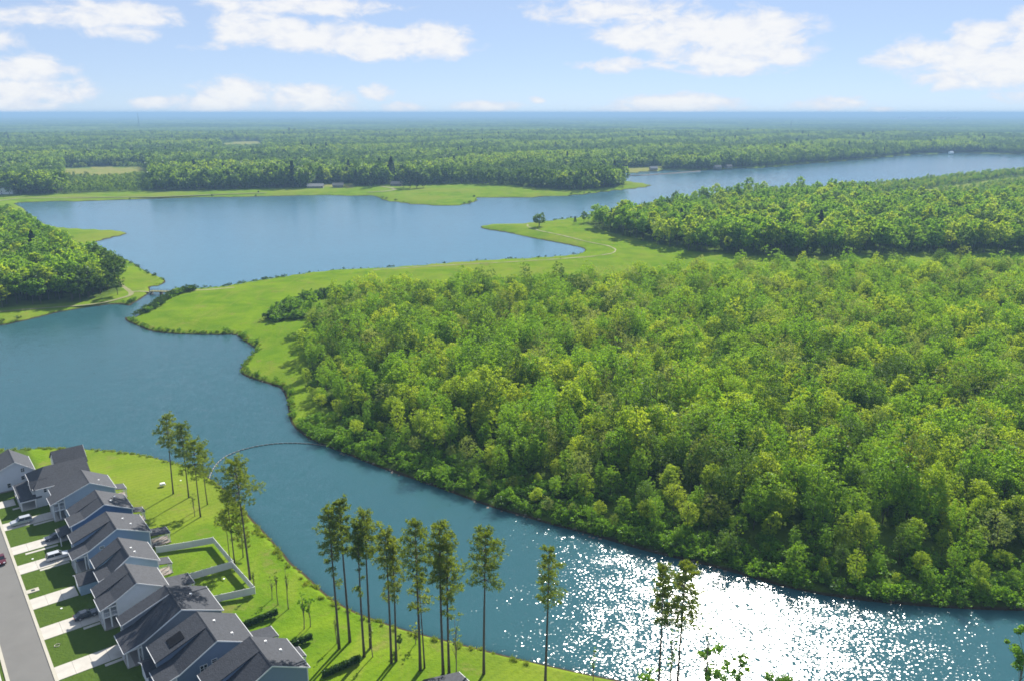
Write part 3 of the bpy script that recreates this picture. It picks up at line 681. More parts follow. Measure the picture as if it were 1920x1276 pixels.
C = dict(white=(.56, .58, .63), pale=(.34, .39, .47), blue=(.055, .115, .24), slate=(.19, .26, .39), grey=(.17, .19, .23), navy=(.16, .21, .31), sky=(.28, .38, .47), mid=(.125, .165, .24))
house(11.1, -35.6, 9.6, 20.4, 26.2, C['pale'], 1, 'pale blue-grey house with white two-storey porch beside the large hipped house', porch='double', zf=5.2, bporch=(3.5, 7.5, 3.6, 0), vents=((.5, 3),))
house(12.7, -20.0, 9.5, 20.6, 26.8, C['blue'], 1, 'deep blue sided house with a pale lean-to entry roof, third house before the white fence', porch='none', zf=5.2, kink=(3.0, 6.1), bporch=(2.0, 5.2, 3.4, 0), wins=((17.2, 3.6, 1.1, .6, 1), (16.0, 2.6, .9, .9, 1)), awning=(9.9, .6, 5.6, 2.7), vents=((.35, 2.5), (.6, 6)))
house(10.3, -4.8, 10.2, 20.0, 27.0, C['slate'], 1, 'blue-grey house whose back corner meets the first run of white fence', porch='single', zf=4.1, kink=(3.2, 5.0), zr=8.6, bporch=(1.5, 5.5, 5.0, 0), wins=((16.4, 4.5, .9, .6, 1),), vents=((.4, 6), (.55, 3)))
house(12.9, 10.0, 9.7, 19.2, 24.9, C['sky'], 1, 'light aqua-blue house between the two fenced yards with a small dark garage in front', porch='none', zf=4.9, kink=(2.2, 5.7), bporch=(1.5, 5.0, 3.3, 0), wing=(9.4, 4.6, 9.6, 2.6), setback_n=.4, vents=((.25, 4), (.3, 2)))
house(10.5, 22.4, 9.0, 17.6, 23.5, C['white'], 1, 'white sided house with a two-storey corner porch and two small side windows', porch='double', zf=5.2, zr=8.7, kink=(2.6, 6.2), bporch=(2.5, 7.5, 6.2, 0), wins=((20.4, 3.9, .7, .85, 1), (21.8, 3.9, .7, .85, 1)), setback_n=.3)
house(11.2, 37.9, 10.2, 22.0, 29.6, C['grey'], 2, 'grey sided house with long charcoal roof marked by a tree shadow', porch='single', zf=3.9, zr=8.8, kink=(3.4, 4.8), setback_n=1.4, Ws=7.0, wins=((17.2, 2.1, 1.0, 1.5, 2), (20.0, 2.9, 1.0, .8, 1), (24.5, 4.8, 1.0, .7, 1)), vents=((.5, 6),))
house(13.6, 52.0, 10.8, 24.2, 31.0, C['mid'], 2, 'blue house with a black roof panel and a gabled back porch near the hedge', porch='single', zf=4.0, zr=8.8, kink=(3.4, 4.9), wins=((21.4, 3.3, 1.2, 1.3, 2), (23.4, 4.3, .9, .7, 1)), bporch=(2.5, 6.5, 5.8, 1), vents=((.3, 7), (.55, 2.2)), dormer_hole=(3.9, 6.6, 6.2, 9.0), wing=(13.0, 6.0, 11.0, 2.6))
house(18.6, 65.2, 9.9, 29.4, 35.9, C['navy'], 2, 'blue gabled house at the bottom edge of the picture with dappled back roof', porch='single', zf=4.2, zr=8.9, kink=(3.4, 5.1), wins=((26.0, 3.2, 1.3, 1.4, 2), (28.2, 4.0, .9, .9, 1)), bporch=(6.5, 10.0, 2.6, 0), vents=((.35, 8), (.6, 5)))
house(-1.5, -63.5, 11.0, 6.8, 11.0, C['white'], 0, 'white house with gable end cut off by the left edge of the picture', porch='none', zf=5.0, wins=((8.4, 4.9, .8, 1.1, 2), (8.2, 2.6, .8, 1.1, 1), (4.6, 1.2, .8, 1.2, 1)), zb=5.2, zr=8.4)
house(40.5, 95.0, 11.0, 49.5, 56.5, C['pale'], 2, 'dark roof peak poking in at the bottom edge under the middle pines', porch='none', zf=4.2, zr=7.4)

def big_house():
    loc, rz = house_frame(8.2, -47.6)
    r = empty('house', loc, rz, 'large white house with hipped charcoal roof and a wraparound porch on white posts', 'house', 'new houses along the lakeside street')
    sid = m_siding('siding', (.50, .52, .55)); rm = ROOFM[0]
    W, D, ze, zr, yr = 12.5, 14.5, 5.4, 8.6, 6.6
    w = MB(); w.prism_x([(0, 0), (W, 0), (W, ze), (yr, zr - .2), (0, ze)], 4.2, D); w.box(0.9, 4.19, .0, W, 0, ze - .02); w.build('wall', sid, r)
    w = MB(); w.prism_x([(W + .01, 0), (W + 8.5, 0), (W + 8.5, 5.3), (W + 3.6, 8.7), (W + .01, 6.2)], 8.0, D + 1.2); w.build('rear_wing_wall', sid, r)
    q = MB(); ov = .4; f = .5; k0 = (zr - ze) / yr; k1 = (zr - ze) / (W - yr)
    e0, e1 = ze - k0 * ov, ze - k1 * ov; xh = 4.4
    top = [(D + ov, -ov, e0 + .1), (D + ov, W + ov, e1 + .1), (-.1 + .9 - ov, W + ov, e1 + .1), (.8 - ov, -ov, e0 + .1), (D + ov, yr, zr + .1), (xh, yr, zr + .1)]
    v = top + [(x, y, z - .2) for x, y, z in top]
    q.add(v, [(0, 3, 5, 4), (1, 4, 5, 2), (2, 5, 3), (6, 10, 11, 9), (7, 8, 11, 10), (8, 9, 11), (0, 6, 9, 3), (1, 2, 8, 7), (2, 3, 9, 8), (0, 4, 10, 6), (4, 1, 7, 10)])
    roof = q.build('roof', rm, r)
    q = MB(); y0, yc, y1 = W - 1.5, W + 3.6, W + 8.9; 
    q.prism_x([(y0, 5.4), (yc, 8.75), (yc, 8.95), (y0, 5.6)], 7.7, D + 1.6); q.prism_x([(y1, 5.1), (yc, 8.75), (yc, 8.95), (y1, 5.3)], 7.7, D + 1.6); rr_ = q.build('rear_roof', rm, r)
    t = MB(); t.prism_x([(y0 + 1.5, 6.2), (yc, 8.7), (yc, 8.98), (y0 + 1.5, 6.5)], D + 1.603, D + 1.68); t.prism_x([(y1, 5.0), (yc, 8.7), (yc, 8.98), (y1, 5.3)], D + 1.603, D + 1.68); t.build('rake_board', M['trim'], rr_)
    t = MB(); t.box(.9, D + ov, -ov - .08, -ov - .003, e0 - .1, e0 + .09); t.box(.8 - ov - .08, .8 - ov - .003, -ov, W + ov, e0 - .1, e0 + .09); t.build('gutter', M['trim'], roof)
    # front gable over the porch with three windows
    g = MB(); g.prism_x([(.9, 3.6), (4.3, 3.6), (4.3, 5.2), (2.6, 6.6), (.9, 5.2)], .2, 3.6); g.build('gable_wall', sid, r)
    g = MB(); g.prism_x([(.6, 5.0), (2.6, 6.65), (2.6, 6.82), (.6, 5.17)], -.05, 4.4); g.prism_x([(4.6, 5.0), (2.6, 6.65), (2.6, 6.82), (4.6, 5.17)], -.05, 4.4); g.build('gable_roof', rm, r)
    t = MB(); t.prism_x([(.6, 4.95), (2.6, 6.6), (2.6, 6.86), (.6, 5.2)], -.12, -.053); t.prism_x([(4.6, 4.95), (2.6, 6.6), (2.6, 6.86), (4.6, 5.2)], -.12, -.053); t.build('gable_trim', M['trim'], r)
    for k in (1.7, 2.6, 3.5): win_x(r, k, 4.1, .65, 1.1, .2, 1)
    for k in (6.2, 7.6, 9.0, 10.4): win_x(r, k, 3.9, .7, 1.2, .9, 1)
    pr = MB(); a = [(-3.0, -.3, 2.75), (2.2, -.3, 2.75), (2.2, W + .2, 2.75), (-3.0, W + .2, 2.75), (.88, .3, 3.55), (2.2, .3, 3.55), (2.2, W - .4, 3.55), (.88, W - .4, 3.55)]
    pr.add(a, [(0, 4, 7, 3), (0, 1, 5, 4), (3, 7, 6, 2), (0, 3, 2, 1), (4, 5, 6, 7), (1, 2, 6, 5)]); pr.build('porch_roof', rm, r)
    t = MB(); t.box(-3.08, -2.85, -.38, W + .28, 2.45, 2.74); t.box(-2.84, .85, -.38, -.16, 2.45, 2.74); t.build('porch_beam', M['trim'], r)
    posts(r, [(-2.8, 0.0), (-2.8, 3.2), (-2.8, 6.4), (-2.8, 9.6), (-2.8, W), (.6, 0)], .2, 2.45, .15)
    MB().box(-3.0, .88, -.2, W, 0, .2).build('porch_floor', M['concrete'], r)
    for x in (3.2, 5.6, 9.0, 12.4): win_y(r, x, 3.9, .7, 1.2, 0, 1)
    for x in (5.0, 10.0): win_y(r, x, .9, .8, 1.3, 0, 1)
    MB().box(.82, .92, 5.2, 6.3, .2, 2.3).build('front_door', M['door'], r)
    MB().tube([(7.5, 9.0, 7.0), (7.5, 9.0, 8.2)], .08, 6).build('roof_vent', M['dark'], roof)
    return r
big_house()

for s0, s1, p1 in ((-42.6, -38.2, 12.2), (-27.8, -23.4, 13.2), (-17.2, -12.6, 11.2), (0.1, 4.8, 9.0), (13.0, 17.9, 10.7), (28.6, 33.2, 12.3), (43.6, 48.2, 12.7), (-57.5, -53.0, 4.8), (-72, -67.5, -1.6)):
    driveway(s0, s1, p1)
# front walks
def walk(p0, p1, s0, s1):
    MB().add([(*ps(p0, s0), GZ - .2), (*ps(p1, s0), GZ - .2), (*ps(p1, s1), GZ - .2), (*ps(p0, s1), GZ - .2), (*ps(p0, s0), GZ + .05), (*ps(p1, s0), GZ + .05), (*ps(p1, s1), GZ + .05), (*ps(p0, s1), GZ + .05)],
             [(0, 3, 2, 1), (4, 5, 6, 7), (0, 1, 5, 4), (1, 2, 6, 5), (2, 3, 7, 6), (3, 0, 4, 7)]).build('front_walk', M['concrete'], kind='structure')
for a in ((6.5, 11.0, -37.8, -36.9), (2.5, 9.5, -22.6, -21.8), (4.0, 10.2, -12.3, -11.5), (7.2, 10.4, 18.3, 19.1), (3.5, 8.4, -50.9, -50.0), (8.0, 11.2, 33.6, 34.4)): walk(*a)

# ------------------------------------------------------------------ white vinyl fences
def fence(name, label, path, hgt=1.75, plen=2.35):
    q0 = ps(*path[0]); r = empty(name, (q0[0], q0[1], GZ), 0, label, 'fence', 'white yard fences')
    first = True
    for (a, b) in zip(path[:-1], path[1:]):
        A, B = ps(*a) - q0, ps(*b) - q0; Ln = np.hypot(*(B - A)); n = max(1, round(Ln / plen)); d = (B - A) / Ln; nn = np.array([-d[1], d[0]])
        for i in range(n):
            u, v = A + (B - A) * i / n + d * .08, A + (B - A) * (i + 1) / n - d * .08
            h = hgt
            def quad(mb, t, z0, z1): mb.add([(*(u + nn * t), z0), (*(v + nn * t), z0), (*(v - nn * t), z0), (*(u - nn * t), z0), (*(u + nn * t), z1), (*(v + nn * t), z1), (*(v - nn * t), z1), (*(u - nn * t), z1)],
                                              [(0, 3, 2, 1), (4, 5, 6, 7), (0, 1, 5, 4), (1, 2, 6, 5), (2, 3, 7, 6), (3, 0, 4, 7)])
            m1 = MB(); quad(m1, .022, .14, h - .12); panel = m1.build('panel', M['vinyl'], r)
            m2 = MB(); quad(m2, .045, h - .118, h); m2.build('rail', M['vinyl'], panel); m2 = MB(); quad(m2, .045, .05, .138); m2.build('rail', M['vinyl'], panel)
        for i in range(0 if first else 1, n + 1):
            c = A + (B - A) * i / n; MB().box(c[0] - .07, c[0] + .07, c[1] - .07, c[1] + .07, 0, hgt + .1).build('post', M['vinyl'], r)
        first = False
    return r
fence('yard_fence', 'white panel fence around the upper back yard, running from the house to the pines', [(27.6, -3.0), (33.5, -.9), (40.0, 1.0), (40.0, 14.8)])
fence('yard_fence', 'white panel fence around the lower back yard beside the tallest near pine', [(28.5, 13.9), (39.7, 15.0), (39.9, 28.6), (31.0, 26.2)])

# ------------------------------------------------------------------ foliage generators
def leaf_quads(cen, size, up=.35, rng=RNG, asp=.7):
    n = len(cen); nrm = rng.normal(size=(n, 3)); nrm[:, 2] += up * 2; nrm /= np.linalg.norm(nrm, axis=1)[:, None]
    t = rng.normal(size=(n, 3)); t -= (t * nrm).sum(1)[:, None] * nrm; t /= np.linalg.norm(t, axis=1)[:, None]; b = np.cross(nrm, t)
    s = (size * (.6 + .8 * rng.random(n)))[:, None] if np.isscalar(size) else (size * (.6 + .8 * rng.random(n)))[:, None]
    a = t * s * .5; c = b * s * .5 * asp
    V = np.stack([cen - a, cen - c * .9 + a * .1, cen + a, cen + c * .9 + a * .1], 1).reshape(-1, 3)
    return V, np.arange(4 * n).reshape(-1, 4)

def broad_crown(seed, h, cr, base, nclump, nleaf, size, shell=.55, irregular=.35, flat=1.0, kc=.26):
    """clumps of leaves through an uneven crown; returns V, F, clump centres"""
    rng = np.random.default_rng(seed)
    lobes = rng.normal(size=(6, 3)); lobes /= np.linalg.norm(lobes, axis=1)[:, None]; lw = rng.uniform(-irregular, irregular, 6)
    zc = (base + h) / 2; zh = (h - base) / 2; C0 = []
    while len(C0) < nclump:
        d = rng.normal(size=3); d /= np.linalg.norm(d); d[2] = d[2] * .9 + .12
        rad = (shell + (1 - shell) * rng.random() ** .5) * (1 + sum(w * max(0, d @ l) ** 3 for w, l in zip(lw, lobes)))
        taper = 1.0 - .25 * max(0, -d[2]) - .14 * max(0, d[2])
        C0.append((d[0] * cr * rad * taper, d[1] * cr * rad * taper, zc + d[2] * zh * rad * flat))
    C0 = np.array(C0); rc = cr * kc * (.6 + .8 * rng.random(nclump)); per = max(3, nleaf // nclump)
    off = rng.normal(size=(nclump, per, 3)); off /= np.linalg.norm(off, axis=2)[..., None]; off *= (rng.random((nclump, per, 1)) ** .45) * rc[:, None, None]; off[..., 2] *= .62
    cen = (C0[:, None, :] + off).reshape(-1, 3)
    V, F = leaf_quads(cen, size, .45, rng); return V, F, C0

def tree_trunk(seed, h, base, r0, C0, nl=7, sides=6, lean=.03):
    rng = random.Random(int(seed)); mb = MB(); top = h * .86; lx, ly = rng.uniform(-lean, lean) * h, rng.uniform(-lean, lean) * h
    path = [(lx * (t ** 1.5) + .08 * math.sin(t * 7 + seed), ly * (t ** 1.5) + .08 * math.cos(t * 6 + seed), top * t) for t in (0, .03, .25, .5, .75, 1)]
    rad = [r0 * k for k in (1.5, 1.05, .9, .7, .42, .12)]; mb.tube(path, rad, sides)
    idx = rng.sample(range(len(C0)), min(nl, len(C0)))
    for i in idx:
        c = C0[i]; z0 = max(base * .8, min(c[2] - .25 * h, h * .7)) if c[2] > base else base * .7
        t = z0 / top; st = (lx * t ** 1.5, ly * t ** 1.5, z0); md = ((st[0] + c[0]) / 2, (st[1] + c[1]) / 2, (z0 + c[2]) / 2 + .06 * h * rng.random())
        mb.tube([st, md, tuple(c)], [r0 * .38, r0 * .24, r0 * .08], 4)
    return mb

def make_broad(name, seed, h, cr, basef, nclump, nleaf, size, leafm, label, cat, group=None, r0=.2, loc=(0, 0, 0), bark='bark', nl=7, **kw):
    r = empty(name, loc, 0, label, cat, group)
    V, F, C0 = broad_crown(seed, h, cr, h * basef, nclump, nleaf, size, **kw)
    cm = np_mesh('crown', V, F); link('crown', cm, M[leafm], r)
    tree_trunk(seed, h, h * basef, r0, C0, nl).build('trunk', M[bark], r, True)
    return r

def pine_parts(seed, h, cb, cr, nb, needles=15, tl=.60, wid=.125, lower=0, lean=(0, 0), sparse=1.0):
    rng = np.random.default_rng(seed); mb = MB()
    ax = lambda t: np.array([lean[0] * t ** 1.6 + .12 * math.sin(3 * t + seed), lean[1] * t ** 1.6 + .1 * math.cos(4 * t + seed), h * t])
    ts = np.linspace(0, 1, 9); r0 = .0088 * h
    mb.tube([ax(t) - np.array([*ax(0)[:2], 0]) for t in ts], [r0 * (1.25 if t == 0 else 1.0 - .82 * t ** 1.3) for t in ts], 7)
    a0 = np.array([*ax(0)[:2], 0]); tufts = []; dirs = []
    n = nb + lower
    for i in range(n):
        if i < nb: 
            q = ((i + .5) / nb) ** .9; nw = 7; q = .62 * (math.floor(q * nw) + .5) / nw + .38 * q + rng.uniform(-.02, .02); q = min(max(q, 0), 1)
            t = cb + (1 - cb) * q; ln = cr * (.42 + .72 * math.sin(math.pi * (.20 + q * .62))) * rng.uniform(.35, 1.15) * (1 - .45 * q ** 4); el = R(-6 + 50 * q ** 1.6 + rng.uniform(-12, 12))
        else: t = cb * rng.uniform(.62, .98); ln = cr * rng.uniform(.3, .75); el = R(rng.uniform(-18, 8))
        azm = i * 2.399 + rng.uniform(-.5, .5); d = np.array([math.cos(azm) * math.cos(el), math.sin(azm) * math.cos(el), math.sin(el)])
        b = ax(t) - a0; e = b + d * ln; m = b + d * ln * .5 + np.array([0, 0, -.04 * ln]); mb.tube([b, m, e], [.055 * ln ** .5, .035, .015], 3, False)
        k = max(2, int(round((3 + ln * 2.1) * sparse)))
        side = np.cross(d, [0, 0, 1]); side /= np.linalg.norm(side) + 1e-6
        for j in range(k):
            f = .32 + .70 * (j + rng.random()) / k; sp = (1 - abs(f - .75)) * .42 * ln
            tufts.append(b + (e - b) * f + side * rng.uniform(-sp, sp) + np.array([0, 0, rng.uniform(-.1, .35)])); dirs.append(d)
    T = np.array(tufts); D = np.array(dirs); nt_ = len(T)
    v = rng.normal(size=(nt_, needles, 3)); v /= np.linalg.norm(v, axis=2)[..., None]; v = v * .95 + D[:, None, :] * .45 + np.array([0, 0, .28]); v /= np.linalg.norm(v, axis=2)[..., None]
    L = tl * (.6 + .6 * rng.random((nt_, needles, 1))); A = np.repeat(T[:, None, :], needles, 1); B = A + v * L
    w = np.cross(v, rng.normal(size=v.shape)); w /= np.linalg.norm(w, axis=2)[..., None] + 1e-9; w *= wid * .5
    mid = A + (B - A) * .6
    Vv = np.stack([A, mid - w, B, mid + w], 2).reshape(-1, 3); Ff = np.arange(len(Vv)).reshape(-1, 4)
    return mb, Vv, Ff

def make_pine(base_px, ytop, crown_bot, crown_w, label, seed, cat='pine', group='tall pines on the near shore', leafm='needle', nbm=1.0, lower=0, lean_px=0.0, name='pine_tree', **kw):
    b = unp(*base_px, 2.0); z0 = gz(b); b = unp(*base_px, z0)
    zt = height_for(b, ytop); h = zt - z0; cbz = height_for(b, crown_bot) - z0
    zc = b[1] * CS + (CAM_H - 15) * SN; cr = crown_w * .5 * zc / FPX
    r = empty(name, (b[0], b[1], z0 - .05), 0, label, cat, group)
    mb, V, F = pine_parts(seed, h, cbz / h, cr, max(8, int((20 + 2.6 * (h - cbz)) * nbm)), lower=lower, lean=(lean_px * zc / FPX, 0), **kw)
    mb.build('trunk', M['pinebark'], r, True)
    link('crown', np_mesh('crown', V, F), M[leafm], r)
    return r

PINES = [  # base, top row, crown bottom row, crown width, label, extras
 ((325, 925), 781, 838, 44, 'tall pine with a flat open crown standing alone on the lawn', dict(lean_px=4)),
 ((354, 932), 797, 858, 42, 'tall pine just right of the lone lawn pine, crown overlapping its neighbour', dict(lean_px=2)),
 ((376, 968), 828, 893, 56, 'broad crowned pine nearest the boom in the lawn group of four', dict(lean_px=4)),
 ((389, 945), 842, 890, 34, 'slim pine half hidden behind the broad crowned pine by the boom', dict(nbm=.7)),
 ((469, 1085), 868, 938, 76, 'big spreading pine beside the fence corner, the widest crown near the houses', dict(lean_px=-8, nbm=1.2)),
 ((440, 1056), 925, 1000, 42, 'dark trunked pine at the meeting of the two fences under the big spreading pine', dict(nbm=.8)),
 ((430, 1043), 958, 995, 30, 'thin young pine left of the pair behind the white fence', dict(nbm=.5)),
 ((456, 1044), 948, 1030, 40, 'thin young pine with low branches right of the pair behind the white fence', dict(nbm=.6)),
 ((636, 1215), 958, 1040, 52, 'pine with tufts far down its trunk, leftmost of the row of pines on the bank', dict(lower=9, sparse=.8)),
 ((656, 1202), 940, 1036, 58, 'tallest pine of the row on the bank, with a dense rounded top', dict(nbm=1.1)),
 ((683, 1230), 985, 1050, 38, 'slim pine leaning in front of its twin, third from the left in the bank row', dict(lower=6)),
 ((695, 1213), 962, 1046, 60, 'pine with a wide ragged top, fourth from the left in the bank row', dict()),
 ((734, 1242), 996, 1062, 50, 'left pine of the close pair in the middle of the bank row', dict(lower=7)),
 ((743, 1238), 1012, 1108, 40, 'right pine of the close pair in the middle of the bank row', dict(nbm=.8)),
 ((788, 1255), 978, 1085, 56, 'pine with a tall narrow crown right behind the dark roof peak', dict(lower=4)),
 ((796, 1251), 1086, 1150, 42, 'thin forked pine entwined with the narrow crowned pine', dict(nbm=.55, sparse=.7)),
 ((831, 1262), 985, 1095, 66, 'full crowned pine, left one of the touching pair right of the roof peak', dict(nbm=1.1)),
 ((842, 1260), 1004, 1132, 60, 'pine with low side branches, right one of the touching pair', dict(lower=5)),
 ((907, 1262), 998, 1092, 72, 'lone pine with an even oval crown at the right end of the bank row', dict(nbm=1.15)),
 ((1022, 1288), 1025, 1132, 58, 'slim yellow-green tree standing alone in front of the sun glitter', dict(leafm='leafO', nbm=.8, lean_px=3)),
 ((1233, 1305), 1062, 1168, 46, 'left tree of the thin trunked pair against the brightest glitter', dict(leafm='leafO', nbm=1.0, sparse=1.15)),
 ((1268, 1308), 1060, 1172, 76, 'right tree of the thin trunked pair against the brightest glitter', dict(leafm='leafO', nbm=1.15, sparse=1.15)),
]
for i, (b, yt, cb, cw, lab, kw) in enumerate(PINES):
    kw.setdefault('lean_px', random.uniform(-5, 5)); make_pine(b, yt, cb, cw, lab, 100 + i, **kw)

def make_sapling(base_px, ytop, w, label, seed, leafm='shrub', leaves=260, basef=.35, size=.42, group='young trees on the near bank', name='sapling', cat='sapling', bark='twig'):
    b = unp(*base_px, 2.0); z0 = gz(b); b = unp(*base_px, z0); h = height_for(b, ytop) - z0
    zc = b[1] * CS + (CAM_H - 8) * SN; cr = w * .5 * zc / FPX
    r = empty(name, (b[0], b[1], z0 - .03), 0, label, cat, group)
    V, F, C0 = broad_crown(seed, h, cr, h * basef, 16, max(leaves, 48), size, .3, .5); 
    tree_trunk(seed, h * 1.1, h * basef, .05 + h * .006, C0, 12, 5, .01).build('trunk', M[bark], r, True)
    if leaves: link('crown', np_mesh('crown', V, F), M[leafm], r)
    return r
for a in [((478, 1112), 1068, 6, 'bare pole like sapling at the lower fence corner', 1, 'needle', 60), ((521, 1132), 1066, 10, 'thin dark sapling on the grass between fence corner and water', 2, 'needle', 70), ((541, 1140), 1058, 9, 'taller bare sapling nearest the water below the fence', 3, 'needle', 60),
          ((511, 1122), 1078, 16, 'spindly leafless sapling left of the two bare poles', 4, 'leafP', 40), ((571, 1178), 1108, 18, 'leafy sapling with pale trunk, left of a close pair by the hedge', 5, 'shrub', 200), ((582, 1174), 1112, 24, 'leafy sapling with drooping crown, right of a close pair by the hedge', 6, 'shrub', 360),
          ((631, 1205), 1150, 8, 'very thin sapling left of the bank row of pines', 7, 'leafP', 30), ((698, 1230), 1160, 9, 'brownish bare sapling between pines in the bank row', 8, 'leafP', 40), ((749, 1214), 1190, 18, 'small bushy sapling beside the close pair of pines', 9, 'shrubD', 200),
          ((780, 1205), 1160, 24, 'pale twiggy sapling behind the narrow crowned pine', 10, 'leafP', 70), ((856, 1274), 1158, 36, 'pale twiggy young tree at the water right of the touching pines', 11, 'leafP', 150), ((1111, 1292), 1215, 10, 'thin leafy sapling at the shore left of the glitter', 12, 'shrub', 60),
          ((1320, 1318), 1152, 34, 'airy sapling with few leaves against the white glitter', 13, 'shrub', 110), ((1255, 1310), 1172, 28, 'thin sapling between the paired trees in the glitter', 14, 'shrub', 130), ((1336, 1322), 1228, 66, 'round leafed young tree at the bottom edge in the glitter', 15, 'shrub', 1700),
          ((1380, 1325), 1218, 34, 'small upright young tree right of the round leafed one in the glitter', 16, 'shrub', 950), ((1452, 1330), 1240, 62, 'low spreading young tree furthest right in the glitter', 17, 'shrub', 1400), ((1902, 1330), 1158, 66, 'leafy tree cut off by the lower right corner', 18, 'leaf', 2600),
          ((365, 967), 918, 14, 'bare forked sapling between the lawn pines', 19, 'leafP', 40), ((1215, 1300), 1252, 50, 'leafy bush at the bottom edge left of the paired trees', 20, 'leaf', 600)]:
    make_sapling(*a[:5], leafm=a[5], leaves=a[6])

# clipped hedges along the lot lines
def hedge(p0, p1, s, label, hh=1.3, m='shrubD'):
    A, B = ps(p0, s), ps(p1, s); Ln = np.hypot(*(B - A)); c = (A + B) / 2
    r = empty('hedge', (c[0], c[1], GZ), math.atan2(P[1], P[0]), label, 'hedge', 'clipped hedges between back yards')
    n = int(Ln * 420); q = RNG.random((n, 3)); q[:, 0] = (q[:, 0] - .5) * Ln; q[:, 1] = (q[:, 1] - .5) * .8; q[:, 2] = q[:, 2] * hh * (1 + .06 * np.sin(q[:, 0] * 3))
    V, F = leaf_quads(q, .34); link('foliage', np_mesh('foliage', V, F), M[m], r)
    st = MB()
    for k in range(int(Ln / .9)): x = -Ln / 2 + .45 + k * .9; st.tube([(x, 0, -.1), (x + .05, .03, hh * .8)], [.05, .02], 4)
    st.build('stems', M['twig'], r); return r
hedge(31.6, 40.8, 38.9, 'dark clipped hedge on the lawn behind the grey house')
hedge(36.9, 43.0, 51.2, 'hedge with sunlit top beside the gabled back porch')
hedge(39.5, 47.5, 63.3, 'hedge at the bottom edge in front of the bank row of pines')

# ------------------------------------------------------------------ woods
def jitter_grid(poly, spacing, rng, rmax=None, rot=.3):
    lo, hi = poly.min(0), poly.max(0)
    xs = np.arange(lo[0], hi[0], spacing); ys = np.arange(lo[1], hi[1], spacing * .87)
    Xg, Yg = np.meshgrid(xs, ys); Xg = Xg + (np.arange(len(ys)) % 2)[:, None] * spacing / 2
    pts = np.stack([Xg.ravel(), Yg.ravel()], 1) + rng.uniform(-.42, .42, (Xg.size, 2)) * spacing
    az = np.degrees(np.arctan2(pts[:, 0], pts[:, 1])); k = np.abs(az) < 41
    pts = pts[k]; return pts[inside(pts, poly)]

def scatter(name, pts, z, rot, scl, idx, protos, label, cat, kind='stuff'):
    """one object: prototypes (lists of mesh objects) set on points by geometry nodes"""
    me = bpy.data.meshes.new(name); me.vertices.add(len(pts)); me.vertices.foreach_set('co', np.column_stack([pts, z]).astype(np.float32).ravel())
    at = me.attributes.new('rot', 'FLOAT_VECTOR', 'POINT'); at.data.foreach_set('vector', np.column_stack([np.zeros((len(pts), 2)), rot]).astype(np.float32).ravel())
    at = me.attributes.new('scl', 'FLOAT_VECTOR', 'POINT'); at.data.foreach_set('vector', np.asarray(scl, np.float32).ravel())
    at = me.attributes.new('idx', 'INT', 'POINT'); at.data.foreach_set('value', np.asarray(idx, np.int32))
    o = link(name, me, None, None, kind=kind, label=label, category=cat)
    ng = bpy.data.node_groups.new(name, 'GeometryNodeTree'); L = ng.links.new
    ng.interface.new_socket('Geometry', in_out='INPUT', socket_type='NodeSocketGeometry'); ng.interface.new_socket('Geometry', in_out='OUTPUT', socket_type='NodeSocketGeometry')
    gi = ng.nodes.new('NodeGroupInput'); go = ng.nodes.new('NodeGroupOutput'); jn = ng.nodes.new('GeometryNodeJoinGeometry')
    m2p = ng.nodes.new('GeometryNodeMeshToPoints'); L(gi.outputs[0], m2p.inputs[0])
    def attr(nm, t): n = ng.nodes.new('GeometryNodeInputNamedAttribute'); n.data_type = t; n.inputs[0].default_value = nm; return n.outputs[0]
    ra, sa, ia = attr('rot', 'FLOAT_VECTOR'), attr('scl', 'FLOAT_VECTOR'), attr('idx', 'INT')
    for k, objs in enumerate(protos):
        pj = ng.nodes.new('GeometryNodeJoinGeometry')
        for ob in objs:
            oi = ng.nodes.new('GeometryNodeObjectInfo'); oi.transform_space = 'ORIGINAL'; oi.inputs['Object'].default_value = ob; L(oi.outputs['Geometry'], pj.inputs[0])
        cp = ng.nodes.new('FunctionNodeCompare'); cp.data_type = 'INT'; cp.operation = 'EQUAL'; L(ia, cp.inputs[2]); cp.inputs[3].default_value = k
        ip = ng.nodes.new('GeometryNodeInstanceOnPoints'); L(m2p.outputs[0], ip.inputs['Points']); L(cp.outputs[0], ip.inputs['Selection']); L(pj.outputs[0], ip.inputs['Instance']); L(ra, ip.inputs['Rotation']); L(sa, ip.inputs['Scale'])
        L(ip.outputs[0], jn.inputs[0])
    L(jn.outputs[0], go.inputs[0])
    md = o.modifiers.new('scatter', 'NODES'); md.node_group = ng; return o
def kids(r): return [c for c in r.children]

rng = np.random.default_rng(21)
# near prototypes of the big wood (unit height 15 m)
SPEC = [('leaf', 17, 4.9, .14, 3808), ('leaf', 15, 5.3, .10, 3808), ('leaf', 18.5, 4.4, .20, 3243), ('leafY', 17, 5.0, .14, 3667), ('leafY', 15, 4.6, .16, 3243), ('leafY', 17.5, 5.3, .20, 3808), ('leafD', 16.5, 4.9, .10, 3667), ('leafP', 15.5, 5.0, .18, 2538), ('leafY', 18, 4.0, .08, 3243),
        ('leafO', 18, 4.3, .30, 1833), ('leaf', 19, 3.4, .12, 2679), ('leafO', 14, 5.6, .16, 2961), ('leafD', 18, 3.6, .06, 2961), ('leaf', 16, 4.6, .34, 1692)]
HUE = {'leaf': 'mid green', 'leafY': 'yellow-green', 'leafD': 'dark green', 'leafP': 'pale grey-green', 'leafO': 'olive'}
main_pts = jitter_grid(F_MAIN, 6.3, rng); main_sd = shore(main_pts)
keep = (main_sd > 2.5) & (rng.random(len(main_pts)) < .95)
